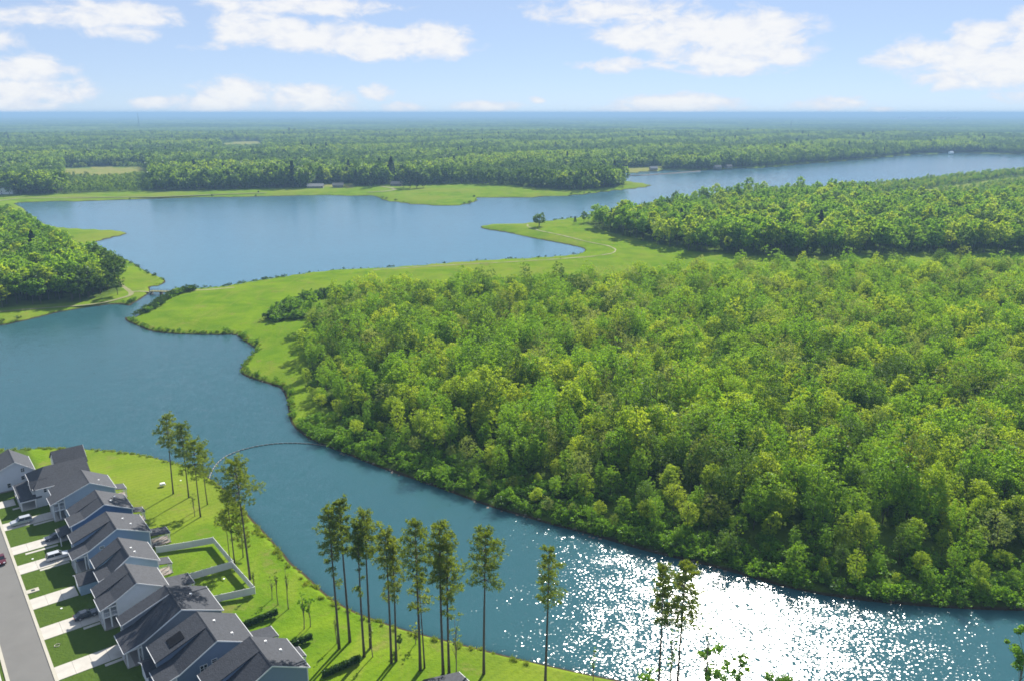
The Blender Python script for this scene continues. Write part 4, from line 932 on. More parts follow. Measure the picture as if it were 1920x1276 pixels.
# the sunlit glade and thin corner by the boom
glade = unp(640, 800, 1.5); glade2 = unp(800, 872, 1.5)
keep &= (np.hypot(*(main_pts - glade).T) > 9 * rng.random(len(main_pts)) ** .3) & (np.hypot(*(main_pts - glade2).T) > 7)
main_pts, main_sd = main_pts[keep], main_sd[keep]
mz = zland(main_sd); n = len(main_pts)
edge = -poly_sd(main_pts, F_MAIN)
mi = rng.choice(14, n, p=[.13, .12, .10, .11, .09, .08, .06, .06, .06, .015, .08, .015, .04, .04])
hs = rng.choice([.62, .8, .95, 1.08, 1.22], n, p=[.14, .24, .30, .22, .10]) * rng.uniform(.92, 1.08, n) * np.clip(.24 + main_sd / 52 + rng.uniform(-.08, .14, n), .24, 1.0) * np.where(np.hypot(*(main_pts - unp(520, 585, 1.5)).T) < 45, .6, 1)
ms = np.column_stack([hs * rng.uniform(.85, 1.15, n), hs * rng.uniform(.85, 1.15, n), hs * rng.uniform(.9, 1.1, n)]); mr = rng.uniform(0, 6.28, n)
# what the camera sees largest becomes one tree = one object
zc = main_pts[:, 1] * CS + (CAM_H - mz) * SN; pxx = 960 + FPX * main_pts[:, 0] / zc; pyy = 638 - FPX * (main_pts[:, 1] * SN + (mz + 8 - CAM_H) * CS) / zc
vis = (pxx > 5) & (pxx < 1915) & (pyy < 1270)
score = np.where(vis, hs / zc, 0); order = np.argsort(-score); big = order[:300]; rest = np.setdiff1d(np.arange(n), big)
protos = []
for k in range(len(SPEC)):
    protos.append(None)
def tree_label(i):
    hue = HUE[SPEC[mi[i]][0]]; x = pxx[i]
    size = 'small' if hs[i] < .62 else ('tall' if hs[i] > 1.0 else 'medium')
    a = ('near the boom' if x < 720 else 'opposite the pine row' if x < 960 else 'opposite the slim lone tree' if x < 1200 else 'above the brightest glitter' if x < 1480 else 'towards the lower right corner')
    d = main_sd[i]
    w = 'rooted at the creek bank' if d < 8 else 'second row from the creek' if d < 18 else 'third row from the creek' if d < 32 else 'deeper in the big wood'
    return f'{size} {hue} tree {w}, {a}'
for i in big:
    k = mi[i]; lab = tree_label(i)
    if protos[k] is None:
        lm, h, cr, bf, nlv = SPEC[k]
        protos[k] = make_broad('broadleaf_tree', 300 + k, h, cr, bf, 230 if nlv > 2300 else 120, nlv, .43, lm, lab, 'tree', lab, .19, irregular=.75, shell=.42 + .02 * (k % 5), kc=.135 + .012 * (k % 4), nl=7 if nlv > 2300 else 16)
        t = protos[k]
    else: t = copy_tree(protos[k], lab, lab)
    t['label'] = lab; t['group'] = lab
    t.location = (main_pts[i][0], main_pts[i][1], mz[i] - .1); t.rotation_euler = (0, 0, mr[i]); t.scale = tuple(ms[i])
PR = [kids(p) if p else kids(protos[0]) for p in protos]
scatter('broadleaf_wood', main_pts[rest], mz[rest] - .1, mr[rest], ms[rest], mi[rest], PR, 'deep broadleaf wood covering the land behind the creek bank trees', 'wood')

# mid distance prototypes, each standing as a tree of its own somewhere in view
def at(px, py): b = unp(px, py, 2.0); z = gz(b); b = unp(px, py, z); return (b[0], b[1], z - .1)
mid = [make_broad('round_tree', 401, 13, 7.2, .12, 60, 1500, 1.1, 'leafD', 'single round dark tree on the grassy point between the two lakes', 'tree', loc=at(1011, 425), r0=.4),
       make_broad('edge_tree', 402, 15, 4.0, .25, 60, 1300, .85, 'leaf', 'mid green tree at the tip of the right hand wood beside the meadow', 'tree', loc=at(1140, 434), r0=.2),
       make_broad('edge_tree', 403, 14, 4.2, .22, 60, 1300, .85, 'leafY', 'yellow-green tree leading the front row of the right hand wood', 'tree', loc=at(1232, 461), r0=.2),
       make_broad('edge_tree', 404, 16, 3.6, .30, 60, 1300, .85, 'leafY', 'tall yellow-green tree over the meadow corner, right hand wood', 'tree', loc=at(1290, 473), r0=.2),
       make_broad('edge_tree', 405, 14, 4.0, .18, 60, 1300, .85, 'leafD', 'dark tree at the right tip of the left hand wood above the stream', 'tree', loc=at(221, 553), r0=.2)]
def make_conifer(seed, h, cr, loc, label, nq=700, size=1.1, leafm='needleD', group=None):
    r = empty('evergreen_tree', loc, 0, label, 'tree', group); g = np.random.default_rng(seed)
    t = g.random(nq) ** .7; ang = g.random(nq) * 6.28; rad = cr * (1 - t) ** .8 * (.55 + .45 * g.random(nq)) * (1 + .25 * np.sin(ang * 3 + seed)) + .15
    cen = np.column_stack([np.cos(ang) * rad, np.sin(ang) * rad, h * (.10 + .90 * t)]); V, F = leaf_quads(cen, size, .2, g); link('crown', np_mesh('crown', V, F), M[leafm], r)
    MB().tube([(0, 0, -.2), (0, 0, h * .5), (0, 0, h * .95)], [.28, .18, .03], 6).build('trunk', M['pinebark'], r); return r
con = [make_conifer(501, 19, 4.2, at(688, 348), 'pointed dark evergreen beside the farm track across the lake'),
       make_conifer(502, 14, 3.0, at(1371, 372), 'small dark evergreen by the river over the right hand wood', leafm='leafD')]
for k, (px, py, sc_, lab) in enumerate([(735, 344, 1.45, 'tall narrow evergreen behind the farmhouse across the lake'),
                             (668, 350, .85, 'low dark evergreen left of the farm track across the lake'), (1078, 420, .28, 'little dark evergreen on the meadow before the right hand wood'), (655, 340, 1.2, 'dark evergreen rising behind the pale farm roof')]):
    t = copy_tree(con[0], lab); t.location = at(px, py); t.scale = (sc_ * 1.7, sc_ * 1.7, sc_ * 1.45); t.rotation_euler = (0, 0, k * 1.3)
ev = None
for k, (px, py, sc_, lab) in enumerate([(757, 352, .9, 'left tree of the dark evergreen clump on the far meadow'), (769, 353, 1.1, 'second tree from the left in the dark evergreen clump'), (781, 353, 1.0, 'third tree from the left in the dark evergreen clump'), (794, 352, .85, 'rightmost tree of the dark evergreen clump on the far meadow'), (697, 352, .95, 'dark round topped tree standing apart by the farm track')]):
    if ev is None: ev = make_broad('dense_evergreen', 451, 23, 7.6, .02, 60, 1100, 1.5, 'needleD', lab, 'tree', r0=.4, irregular=.3); t = ev
    else: t = copy_tree(ev, lab)
    t.location = at(px, py); t.scale = (sc_, sc_, sc_); t.rotation_euler = (0, 0, k * 2.1)
MP = [kids(q) for q in mid[1:]] + [kids(con[0])]

# right hand wood, left hand wood
q = jitter_grid(F_RIGHT, 8.6, rng); q = q[(shore(q) > 4) & (dist_line(q, TRACK) > 17)]; q = q[rng.random(len(q)) < .93]
k = rng.choice(5, len(q), p=[.52, .17, .11, .195, .005]); s_ = rng.choice([.6, .8, 1.0, 1.2], len(q), p=[.15, .3, .35, .2]) * rng.uniform(.9, 1.1, len(q)) * np.where(shore(q) < 22, rng.uniform(.45, 1.1, len(q)), 1)
trk = dist_line(q, TRACK); south = q[:, 1] < np.interp(q[:, 0], TRACK[:, 0], TRACK[:, 1])
s_ *= np.where((trk < 130) & south & (q[:, 0] > TRACK[0, 0] - 40), .38, 1) * np.where(~south & (q[:, 0] > TRACK[0, 0] - 60), .42, 1)
s_ *= np.where((shore(q) < 130) & (q[:, 0] < TRACK[0, 0] - 40) & (q[:, 1] > 760), np.where(rng.random(len(q)) < .08, .9, .5), 1)
scatter('right_hand_wood', q, gzs(q) - .1, rng.uniform(0, 6.28, len(q)), np.column_stack([s_ * 1.34, s_ * 1.34, s_ * 1.34]), k, MP, 'wood beyond the meadow on the right between meadow and river', 'wood')
q = jitter_grid(F_LEFT, 7.4, rng); q = q[(shore(q) > 4)]
k = rng.choice(5, len(q), p=[.46, .13, .03, .375, .005]); s_ = rng.uniform(.75, 1.2, len(q))
# right part of the left wood is darker
dk = q[:, 0] > unp(130, 560, 1.5)[0]; k[dk & (rng.random(len(q)) < .6)] = 3
scatter('left_hand_wood', q, gzs(q) - .1, rng.uniform(0, 6.28, len(q)), np.column_stack([s_ * 1.3, s_ * 1.3, s_ * 1.2]), k, MP, 'wood at the left edge between the two lakes', 'wood')

# far woods: light prototypes, standing on the wooded spit
low = [make_broad('spit_tree', 601, 15, 4.8, .15, 44, 200, 2.2, 'leafF', 'mid green tree near the tip of the wooded spit across the lake', 'tree', loc=at(1168, 349), r0=.25, nl=2, kc=.2),
       make_broad('spit_tree', 602, 14, 5.2, .12, 44, 200, 2.2, 'leafG', 'light green tree standing on the middle of the wooded spit', 'tree', loc=at(1120, 356), r0=.25, nl=2, kc=.2),
       make_broad('spit_tree', 603, 17, 4.4, .15, 44, 200, 2.2, 'leafD', 'dark tree on the grassy side of the wooded spit', 'tree', loc=at(1090, 358), r0=.25, nl=2, kc=.2),
       make_conifer(604, 18, 3.4, at(1148, 349), 'dark pointed tree among the spit trees across the lake', 160, 2.2)]
LP = [kids(t) for t in low]
q = jitter_grid(F_FAR, 9.6, rng); r_ = np.hypot(*q.T); q = q[(r_ < 4300) & (rng.random(len(q)) < np.clip(1.7 - r_ / 3600, .55, 1))]; sdq = shore(q); ok = sdq > 5
for c_ in CLEAR: ok &= ~inside(q, c_)
q, sdq = q[ok], sdq[ok]
big_n = np.sin(q[:, 0] * .0061 + 1.1) * np.sin(q[:, 1] * .0083 + .4) + .6 * np.sin(q[:, 0] * .017 - q[:, 1] * .011)
u = rng.random(len(q)); pd = np.clip(.20 - .42 * big_n, .03, .8); py = np.clip(.07 + .16 * big_n, .02, .26); k = np.where(u < pd, 2, np.where(u < pd + py * (1 - pd), 1, np.where(u < .995, 0, 3)))
fd = -poly_sd(q, F_FAR); fr = (fd < 45) & (q[:, 1] < 1500); k[fr & (rng.random(len(q)) < .25)] = 2
s_ = rng.uniform(.65, 1.25, len(q)) * (1 + .18 * big_n) * np.where(fr, 1.15, 1)
for c_ in CLEAR[:2]:                                             # young growth in front of the open fields
    ca = np.arctan2(c_[:, 0], c_[:, 1]); cr_ = np.hypot(*c_.T); qa = np.arctan2(q[:, 0], q[:, 1]); qr = np.hypot(*q.T)
    s_ *= np.where((qa > ca.min()) & (qa < ca.max()) & (qr < cr_.max()) & (qr > cr_.min() * .80), .42, 1)
scatter('woods_across_the_lake', q, np.full(len(q), 2.0), rng.uniform(0, 6.28, len(q)), np.column_stack([s_ * 1.35, s_ * 1.35, s_ * 1.3]), k, LP, 'woods covering the whole far side of the lakes', 'wood')

# ------------------------------------------------------------------ shrubs along the banks
def make_shrub(seed, h, cr, loc, label, m='shrub', nleaf=420, size=.34):
    r = empty('shrub', loc, 0, label, 'shrub'); V, F, C0 = broad_crown(seed, h, cr, h * .05, 22, nleaf, size, .4, .5); link('foliage', np_mesh('foliage', V, F), M[m], r)
    tree_trunk(seed, h, .1, .05, C0, 6, 4).build('stems', M['twig'], r); return r
sh = [make_shrub(701, 2.6, 1.7, at(655, 846), 'leafy shrub on the bank just right of the boom end'), make_shrub(702, 2.2, 1.9, at(880, 927), 'low spreading shrub on the creek bank below the glade'),
      make_shrub(703, 2.3, 1.6, at(252, 592), 'dark shrub at the mouth of the little stream', 'shrubD'), make_shrub(704, 1.2, 1.0, at(470, 640), 'small green shrub in the nook of the meadow shore', 'shrub', 200, .3)]
SP = [kids(t) for t in sh]
def along(pix, z, step, d0, d1, side=None):
    Lw = unpl(pix, z); out = []
    for a, b in zip(Lw[:-1], Lw[1:]):
        ln = np.hypot(*(b - a)); nn = np.array([-(b - a)[1], (b - a)[0]]) / (ln + 1e-9); m_ = max(1, int(ln / step))
        t = rng.random(m_); d = rng.uniform(d0, d1, m_) * (1 if side is None else side); out.append(a + (b - a) * t[:, None] + nn * d[:, None])
    return np.vstack(out)
bankpx = LOWER[25:58]
groups = []
def addg(pts, kinds, s0, s1):
    sdv = shore(pts); pts = pts[sdv > .5]; groups.append((pts, rng.choice(kinds, len(pts)), rng.uniform(s0, s1, len(pts))))
for step, d, lo, hi in ((.42, 4.5, .5, 1.0), (.6, 9, .6, 1.35), (.5, 18, .7, 1.5)):
    addg(along(LOWER[31:58], 0, step, -d, d), [0, 0, 1, 1], lo, hi)
addg(along(LOWER[10:31], 0, .8, -3, 3), [3, 3, 0], .5, 1.0)
addg(along([(262, 590), (285, 577), (305, 563), (325, 552), (350, 547), (370, 545)], 1, .6, -3.5, 3.5), [2, 2, 2, 1], .8, 1.5)
addg(along([(160, 577), (215, 570), (248, 566), (262, 560)], 1, .8, -2.5, 2.5), [2, 3, 0], .6, 1.2)
addg(along([(0, 606), (60, 595), (120, 582), (165, 575)], 1, 1.2, -2.0, 2.0), [3, 0, 2], .5, 1.1)
addg(along([(290, 540), (330, 541), (375, 541), (427, 536), (480, 526), (540, 517), (609, 507), (700, 503), (860, 491), (1010, 483), (1091, 475)], .5, 1.1, -4.0, 4.0), [2, 3, 3], .2, .65)
addg(along(UPPER[-28:-12], .5, 1.0, -3, 3), [2, 3, 3], .4, .9)
addg(along(UPPER[46:62], .5, 1.6, -3, 3), [2, 3, 3], .4, .9)
addg(along(UPPER[:24], .5, 3.0, -6, 6), [2, 3, 3], .5, 1.3)
addg(along([(505, 602), (530, 599), (565, 598), (590, 590)], 1.5, .5, -6, 4), [2, 2, 0, 1], .9, 2.0)
addg(along([(510, 596), (550, 575), (590, 560), (640, 550)], 1.5, .7, -6, 3), [2, 2, 0, 1], 1.2, 2.2)
addg(along([(650, 551), (900, 541), (1200, 529), (1300, 519)], 1.5, 1.2, -6, 6), [2, 0, 1, 1], .9, 2.2)
# undergrowth on the wood's floor where the light gets in
und = jitter_grid(F_MAIN, 5.2, rng); und = und[(np.hypot(*und.T) < 420) & (rng.random(len(und)) < .6)]
addg(und, [0, 1, 2], .7, 1.6)
gp = np.vstack([g_[0] for g_ in groups]); gk = np.concatenate([g_[1] for g_ in groups]); gs_ = np.concatenate([g_[2] for g_ in groups])
scatter('bank_shrubs', gp, gzs(gp) - .08, rng.uniform(0, 6.28, len(gp)), np.column_stack([gs_ * 1.1, gs_ * 1.1, gs_]), gk, SP, 'low green shrubs and rushes lining the banks', 'shrubs')

# tall grass fringe on the near bank
def make_tuft(loc, label):
    r = empty('grass_tuft', loc, 0, label, 'grass'); g = np.random.default_rng(3); n_ = 60
    base = np.column_stack([g.normal(size=(n_, 2)) * .28, np.zeros(n_)]); tip = base + np.column_stack([g.normal(size=(n_, 2)) * .28, g.uniform(.45, .9, n_)]); w = np.column_stack([g.normal(size=(n_, 2)) * .05, np.zeros(n_)])
    V = np.stack([base - w, base + w, tip + w * .3, tip - w * .3], 1).reshape(-1, 3); link('blades', np_mesh('blades', V, np.arange(4 * n_).reshape(-1, 4)), M['grassblade'], r); return r
M['grassblade'] = m_leaf('tall_grass', ((.12, .20, .02), (.18, .26, .03), (.25, .30, .05)), .45, patch=False)
tf = make_tuft(at(520, 1030), 'tuft of tall grass at the water below the fenced yards')
q = along(LOWER[64:100], 0, .35, -2.6, 2.6); q = q[shore(q) > .9]
q2 = along(LOWER[11:31], 0, .5, -3.0, 3.0); q2 = q2[shore(q2) > .9]; q = np.vstack([q, q2]); s_ = rng.uniform(.5, 1.1, len(q))
scatter('shore_grass', q, gzs(q) - .03, rng.uniform(0, 6.28, len(q)), np.column_stack([s_, s_, s_ * .9]), np.zeros(len(q), int), [kids(tf)], 'fringe of tall yellow-green grass along the lawn and meadow shore', 'grass')

# stones at the water line
def make_rock(loc, label):
    bm = bmesh.new(); bmesh.ops.create_icosphere(bm, subdivisions=2, radius=.5)
    for v in bm.verts: v.co *= random.uniform(.78, 1.15); v.co.z *= .55
    me = bpy.data.meshes.new('rock'); bm.to_mesh(me); bm.free(); o = link('rock', me, M['rock'], None, label=label, category='rock'); o.location = loc; return o
rk = make_rock(at(628, 842), 'pale stone where the boom meets the wooded bank')
q = along(LOWER[31:50], 0, 2.2, -.9, .9); s_ = rng.uniform(.2, .9, len(q)) ** 1.5 + .1; q3 = along(LOWER[14:31], 0, 5.0, -.5, .5); q = np.vstack([q, q3]); s_ = np.concatenate([s_, rng.uniform(.25, .8, len(q3))])
scatter('shore_stones', q, np.maximum(gzs(q), -.1), rng.uniform(0, 6.28, len(q)), np.column_stack([s_ * 1.3, s_, s_]), np.zeros(len(q), int), [[rk]], 'pale stones scattered at the foot of the wooded bank', 'stones')

# ------------------------------------------------------------------ floating boom across the channel
def boom():
    px = [(392, 897), (396, 884), (404, 871), (415, 860), (432, 850), (455, 842), (480, 836), (505, 832), (530, 830), (560, 830), (590, 832), (615, 836)]
    Lw = unpl(px, .1); pts = []
    for a, b in zip(Lw[:-1], Lw[1:]):
        m_ = max(2, int(np.hypot(*(b - a)) / .5)); pts += [a + (b - a) * i / m_ for i in range(m_)]
    pts = np.array(pts + [Lw[-1]])
    for _ in range(25): pts[1:-1] = (pts[:-2] + 2 * pts[1:-1] + pts[2:]) / 4
    c = pts[0]; r = empty('floating_boom', (c[0], c[1], 0), 0, 'curved floating boom of pale segments strung across the channel', 'boom')
    d = np.concatenate([[0], np.cumsum(np.hypot(*np.diff(pts, axis=0).T))]); n_ = int(d[-1] / 1.55)
    for i in range(n_):
        a = [np.interp(d[-1] * (i + .04) / n_, d, pts[:, k_]) - c[k_] for k_ in (0, 1)]; b = [np.interp(d[-1] * (i + .93) / n_, d, pts[:, k_]) - c[k_] for k_ in (0, 1)]
        m_ = [(a[0] + b[0]) / 2, (a[1] + b[1]) / 2]; zz = .16 + .03 * random.random()
        MB().tube([(*a, zz), (a[0] * .9 + b[0] * .1, a[1] * .9 + b[1] * .1, zz), (a[0] * .1 + b[0] * .9, a[1] * .1 + b[1] * .9, zz), (*b, zz)], [.09, .15, .15, .09], 8).build('float', M['float_'], r, True)
    MB().tube([(*(p_ - c), .02) for p_ in pts[::4]], .06, 5).build('cable', M['dark'], r)
boom()

# ------------------------------------------------------------------ cars
def car(kind, paint, p, s, heading, label, rough=.25):
    """local x is forward"""
    q = ps(p, s); r = empty('car', (q[0], q[1], GZ + (.03 if p < -.4 else .07)), heading, label, 'car')
    pm = simple('car_paint', paint, rough, .05, 2.0, coat=.6, metal=.2)
    Ln, Wd = (5.1, 1.95) if kind != 'sedan' else (4.75, 1.84)
    h1 = {'suv': 1.05, 'sedan': .92, 'pickup': 1.1}[kind]; top = {'suv': 1.78, 'sedan': 1.45, 'pickup': 1.82}[kind]
    cab = {'suv': (1.0, .35, -2.05, -2.45), 'sedan': (.95, .15, -1.15, -1.95), 'pickup': (.95, .35, -.95, -1.15)}[kind]
    def ring(y): return y
    b = MB(); f = Ln / 2; prof = [(-f, .42), (-f + .06, .30), (f - .1, .28), (f, .45), (f - .02, .72), (f - .25, h1 - .12), (cab[0] + .1, h1), (-f + .12, h1 - .02), (-f, .8)]
    n_ = len(prof); v = []
    for yy, sc_ in ((-Wd / 2, .0), (-Wd / 2 + .09, 1), (Wd / 2 - .09, 1), (Wd / 2, .0)):
        for x, z in prof: v.append((x * (1 if sc_ else .975), yy, z if sc_ else z * .96 + .02))
    fc = [tuple(range(n_)), tuple(range(4 * n_ - 1, 3 * n_ - 1, -1))]
    for g_ in range(3):
        for i in range(n_): fc.append((g_ * n_ + i, g_ * n_ + (i + 1) % n_, (g_ + 1) * n_ + (i + 1) % n_, (g_ + 1) * n_ + i))
    b.add(v, fc)
    if kind == 'pickup': b.box(-f + .15, cab[3] - .02, -Wd / 2 + .08, -Wd / 2 + .2, h1 - .04, h1 + .12); b.box(-f + .15, cab[3] - .02, Wd / 2 - .2, Wd / 2 - .08, h1 - .04, h1 + .12)
    body = b.build('body', pm, r)
    g = MB(); w0, w1 = Wd / 2 - .08, Wd / 2 - .27
    g.add([(cab[0], -w0, h1 - .03), (cab[0], w0, h1 - .03), (cab[3], w0, h1 - .03), (cab[3], -w0, h1 - .03), (cab[1], -w1, top - .06), (cab[1], w1, top - .06), (cab[2], w1, top - .06), (cab[2], -w1, top - .06)],
          [(0, 3, 2, 1), (4, 5, 6, 7), (0, 1, 5, 4), (1, 2, 6, 5), (2, 3, 7, 6), (3, 0, 4, 7)]); g.build('windows', M['glass'], r)
    t = MB(); t.box(cab[2] + .02, cab[1] - .02, -w1 - .03, w1 + .03, top - .065, top); 
    for yy in (-1, 1): t.tube([(cab[0], yy * w0, h1 - .03), (cab[1], yy * (w1 + .02), top - .03)], .045, 4); t.tube([(cab[3], yy * w0, h1 - .03), (cab[2], yy * (w1 + .02), top - .03)], .06, 4); t.tube([((cab[0] + cab[3]) / 2, yy * (w0 + .0), h1 - .03), ((cab[1] + cab[2]) / 2, yy * (w1 + .02), top - .03)], .045, 4)
    t.build('roof_panel', pm, r)
    for x in (f - .95, -f + 1.05):
        for yy in (-1, 1):
            y0 = yy * (Wd / 2 - .12); w = MB().tube([(x, y0 - .11, .34), (x, y0 + .11, .34)], .34, 14).build('wheel', M['rubber'], r, False)
            MB().tube([(x, y0 + yy * .09, .34), (x, y0 + yy * .125, .34)], .21, 12).build('rim', M['rim'], w)
    for yy in (-1, 1):
        MB().box(f - .16, f + .005, yy * (Wd / 2 - .42) - .2, yy * (Wd / 2 - .42) + .2, .60, .76).build('headlight', M['lens'], r)
        MB().box(-f - .01, -f + .1, yy * (Wd / 2 - .28) - .14, yy * (Wd / 2 - .28) + .14, .62, .86).build('tail_light', M['redlens'], r)
        MB().box(cab[0] - .15, cab[0] + .05, yy * (Wd / 2 + .08) - .1, yy * (Wd / 2 + .08) + .1, h1 - .03, h1 + .13).build('mirror', pm, r)
    return r
HP = math.atan2(P[1], P[0]); HS = math.atan2(S[1], S[0])
car('suv', (.42, .43, .45), 4.2, -40.2, HP + math.pi, 'silver SUV parked on the driveway of the porched house')
car('suv', (.50, .51, .53), 8.4, -15.3, HP, 'white car half in shade on the driveway before the blue-grey house')
car('sedan', (.03, .035, .045), 8.6, 14.6, HP, 'dark car in the shade before the white sided house')
car('sedan', (.10, .006, .010), -2.6, -22.0, HS, 'dark red car driving on the street at the left edge', .2)
car('sedan', (.04, .045, .06), 9.6, -26.0, HP + math.pi, 'dark car in deep shade before the deep blue house')

# ------------------------------------------------------------------ yard items
def item(name, p, s, label, cat, build):
    q = ps(p, s); r = empty(name, (q[0], q[1], GZ), HP, label, cat); build(r); return r
def utility_box(r):
    MB().box(-.8, .8, -.5, .5, 0, .08).build('pad', M['concrete'], r); MB().box(-.6, .6, -.36, .36, .08, .45).build('cabinet', M['white'], r); MB().prism_y([(-.64, .45), (.64, .45), (.64, .5), (-.64, .58)], -.4, .4).build('lid', M['white'], r)
item('utility_box', 39.6, -41.0, 'low white box with pale lid on the open lawn near the lone pine', 'utility box', utility_box)
def inlet(r):
    MB().box(-.6, 2.0, -.8, .8, -.3, .16).build('slab', M['kerb'], r); MB().box(.5, 1.2, -.35, .35, .162, .19).build('lid', M['dark'], r)
item('drain_inlet', .5, -3.4, 'concrete storm drain inlet let into the kerb', 'drain', inlet)
def ring(r): MB().tube([(.5 * math.cos(a * .3927), .5 * math.sin(a * .3927), .06) for a in range(15)], .07, 6).build('edging', M['kerb'], r)
item('garden_ring', 1.9, 21.4, 'small pale ring of edging on the front lawn by the street', 'edging', ring)
def meter(r): MB().tube([(0, 0, 0), (0, 0, .12)], .22, 10).build('cover', M['white'], r)
for (p_, s_, lab) in ((9.2, 41.3, 'white round cover on the lawn below the grey house'), (3.5, -18.6, 'white cover on the small lawn before the fenced houses'), (5.0, 8.0, 'small pale cover on the lawn before the aqua house'), (44.5, -40.5, 'tiny white marker on the lawn near the shore pines'), (36.5, 18.4, 'small white item in the lower fenced yard')):
    item('ground_cover', p_, s_, lab, 'cover', meter)

# ------------------------------------------------------------------ bridge over the little stream, causeway line, post, far buildings, masts
def bridge():
    A, B = unp(282, 545, 2.0), unp(322, 546, 2.0); c = (A + B) / 2; ln = np.hypot(*(B - A)); r = empty('footbridge', (c[0], c[1], 0), math.atan2(*(B - A)[::-1]), 'low track bridge over the stream between the two lakes', 'bridge')
    n_ = int(ln / .9)
    for i in range(n_): MB().box(-ln / 2 + i * ln / n_ + .03, -ln / 2 + (i + 1) * ln / n_ - .03, -1.7, 1.7, 1.75, 1.9).build('plank', M['dirt'], r)
    for yy in (-1.3, 1.3): MB().box(-ln / 2, ln / 2, yy - .15, yy + .15, 1.35, 1.748).build('beam', M['dark'], r)
    for x in (-ln / 2 + .5, 0, ln / 2 - .5): MB().box(x - .25, x + .25, -1.6, 1.6, -1.5, 1.348).build('pier', M['brick'], r)
    for yy in (-1.62, 1.62):
        rl = MB(); rl.box(-ln / 2, ln / 2, yy - .05, yy + .05, 2.7, 2.8)
        for i in range(8): rl.box(-ln / 2 + .2 + i * (ln - .5) / 7, -ln / 2 + .3 + i * (ln - .5) / 7, yy - .05, yy + .05, 1.9, 2.7)
        rl.build('railing', M['dark'], r)
bridge()
def dam():
    Lw = unpl([(1150, 330), (1200, 329), (1260, 325), (1312, 321)], .5); c = Lw[0]; r = empty('breakwater', (c[0], c[1], 0), 0, 'thin dark breakwater line on the river beyond the spit', 'breakwater')
    for a, b in zip(Lw[:-1], Lw[1:]):
        d = (b - a) / np.hypot(*(b - a)); nn = np.array([-d[1], d[0]]) * 4; q_ = [a - nn - c, b - nn - c, b + nn - c, a + nn - c]; t_ = [a - nn * .4 - c, b - nn * .4 - c, b + nn * .4 - c, a + nn * .4 - c]
        MB().add([(*x, -.8) for x in q_] + [(*x, 1.1) for x in t_], [(0, 3, 2, 1), (4, 5, 6, 7), (0, 1, 5, 4), (1, 2, 6, 5), (2, 3, 7, 6), (3, 0, 4, 7)]).build('stone_run', M['bark'], r)
dam()
x_, y_ = unp(485, 364, 0); pr_ = empty('water_gauge', (x_, y_, 0), 0, 'small dark post standing at the far shore of the big lake', 'post')
MB().box(-.7, .7, -.7, .7, -1, 3.6).build('post', M['dark'], pr_); MB().box(-1.1, 1.1, -1.1, 1.1, 3.601, 4.2).build('cap', M['dark'], pr_)

def far_house(px, py, w, d, h, label, wall='brick', roof='tin', rz=.2, zr=3.0, name='far_house', cat='house'):
    b = unp(px, py, 2.0); r = empty(name, (b[0], b[1], 2.0), rz, label, cat)
    MB().prism_x([(-d / 2, 0), (d / 2, 0), (d / 2, h), (0, h + zr - .1), (-d / 2, h)], -w / 2, w / 2).build('wall', M[wall], r)
    k_ = zr / (d / 2); q_ = MB(); o_ = .7
    for sg in (-1, 1): q_.prism_x([(sg * (d / 2 + o_), h - k_ * o_), (0, h + zr), (0, h + zr + .3), (sg * (d / 2 + o_), h - k_ * o_ + .3)], -w / 2 - .6, w / 2 + .6)
    q_.build('roof', M[roof], r)
    for x in np.linspace(-w / 2 + 2, w / 2 - 2, max(2, int(w / 5))): win_y(r, x, h * .35, 1.2, 1.5, -d / 2, 1)
    MB().box(-.6, .6, -d / 2 - .06, -d / 2 + .02, 0, 2.2).build('door', M['door'], r)
    return r
far_house(634, 352, 15, 10, 3.6, 'pale roofed house on the far shore left of the tall evergreens')
far_house(592, 353, 22, 9, 3.2, 'long low grey-brown building among the far shore trees', roof='concrete', rz=.05)
far_house(745, 349, 17, 10, 3.4, 'pale roofed farmhouse beside the dark evergreen clump', rz=-.2)
far_house(8, 364, 26, 18, 9, 'large building with a grey roof at the left edge across the lake', wall='white', rz=.25, zr=4)
far_house(905, 324, 34, 14, 9, 'long white roofed shed deep in the woods across the lake', wall='white', roof='white', rz=.1)
far_house(1345, 317, 13, 9, 4, 'white roofed waterfront house left of a pair on the river', roof='tin', rz=.3)
far_house(1366, 316, 11, 9, 4, 'white roofed waterfront house right of a pair on the river', roof='tin', rz=.3)
far_house(1225, 319, 14, 8, 3.5, 'pale waterfront building behind the breakwater', rz=.15, roof='concrete')
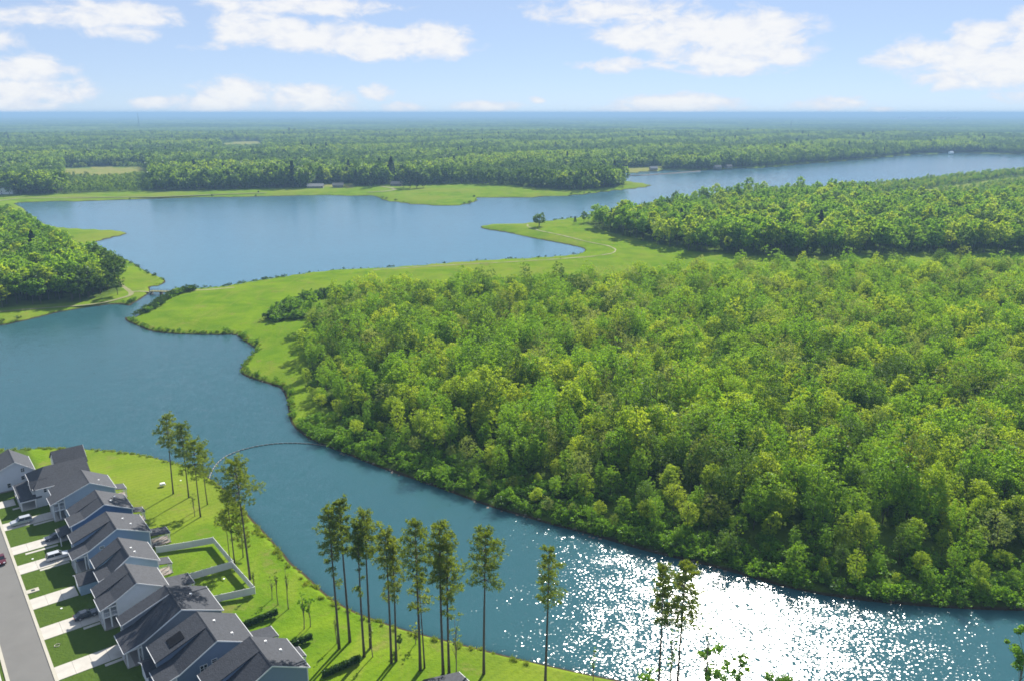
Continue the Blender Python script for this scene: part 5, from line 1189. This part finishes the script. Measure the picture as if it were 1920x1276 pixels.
far_house(1783, 289, 9, 8, 4, 'small white boathouse on the far bank of the river', wall='white', roof='white', rz=.2)
for k, (x, w_) in enumerate(((1690, 90), (1735, 70), (1765, 80), (1790, 60))):
    d_ = px_dir(x, 212); az_ = math.atan2(d_.x, d_.y); rr_ = 14000.0; r = empty('far_building', (rr_ * math.sin(az_), rr_ * math.cos(az_), 2), -az_, ['white block on the right horizon, leftmost of four', 'white block on the right horizon, second of four', 'white block on the right horizon, third of four', 'white block on the right horizon, rightmost of four'][k], 'building')
    MB().box(-w_, w_, -30, 30, 0, 42).build('wall', M['white'], r); MB().box(-w_ - 2, w_ + 2, -32, 32, 42.01, 45).build('roof', M['tin'], r)
    for j in range(6): MB().box(-w_ + 8 + j * (2 * w_ - 20) / 6, -w_ + 18 + j * (2 * w_ - 20) / 6, -30.3, -29.9, 28, 36).build('window', M['glass'], r)
def mast(px, dist, h, label):
    d_ = px_dir(px, 214); az_ = math.atan2(d_.x, d_.y); r = empty('radio_mast', (dist * math.sin(az_), dist * math.cos(az_), 2), 0, label, 'mast')
    L3 = [(2.2 * math.cos(a), 2.2 * math.sin(a)) for a in (0, 2.094, 4.189)]
    for x, y in L3: MB().tube([(x, y, 0), (x * .25, y * .25, h)], [.8, .5], 5).build('leg', M['dark'], r)
    br = MB()
    for k in range(14):
        z0, z1 = h * k / 14, h * (k + 1) / 14; f0, f1 = 1 - .75 * k / 14, 1 - .75 * (k + 1) / 14
        for i in range(3): a, b = L3[i], L3[(i + 1) % 3]; br.tube([(a[0] * f0, a[1] * f0, z0), (b[0] * f1, b[1] * f1, z1)], .3, 4)
    br.build('bracing', M['dark'], r); MB().tube([(0, 0, h), (0, 0, h + 8)], .4, 5).build('antenna', M['dark'], r)
mast(258, 6200, 100, 'thin radio mast rising over the forest on the left horizon')
mast(1485, 5200, 58, 'short radio mast over the forest on the right')

# ------------------------------------------------------------------ haze
hb = MB().box(-98000, 98000, -98000, 98000, -4.5, 118).build('haze', M['haze'], kind='stuff', label='pale blue summer haze over the forest', category='haze')
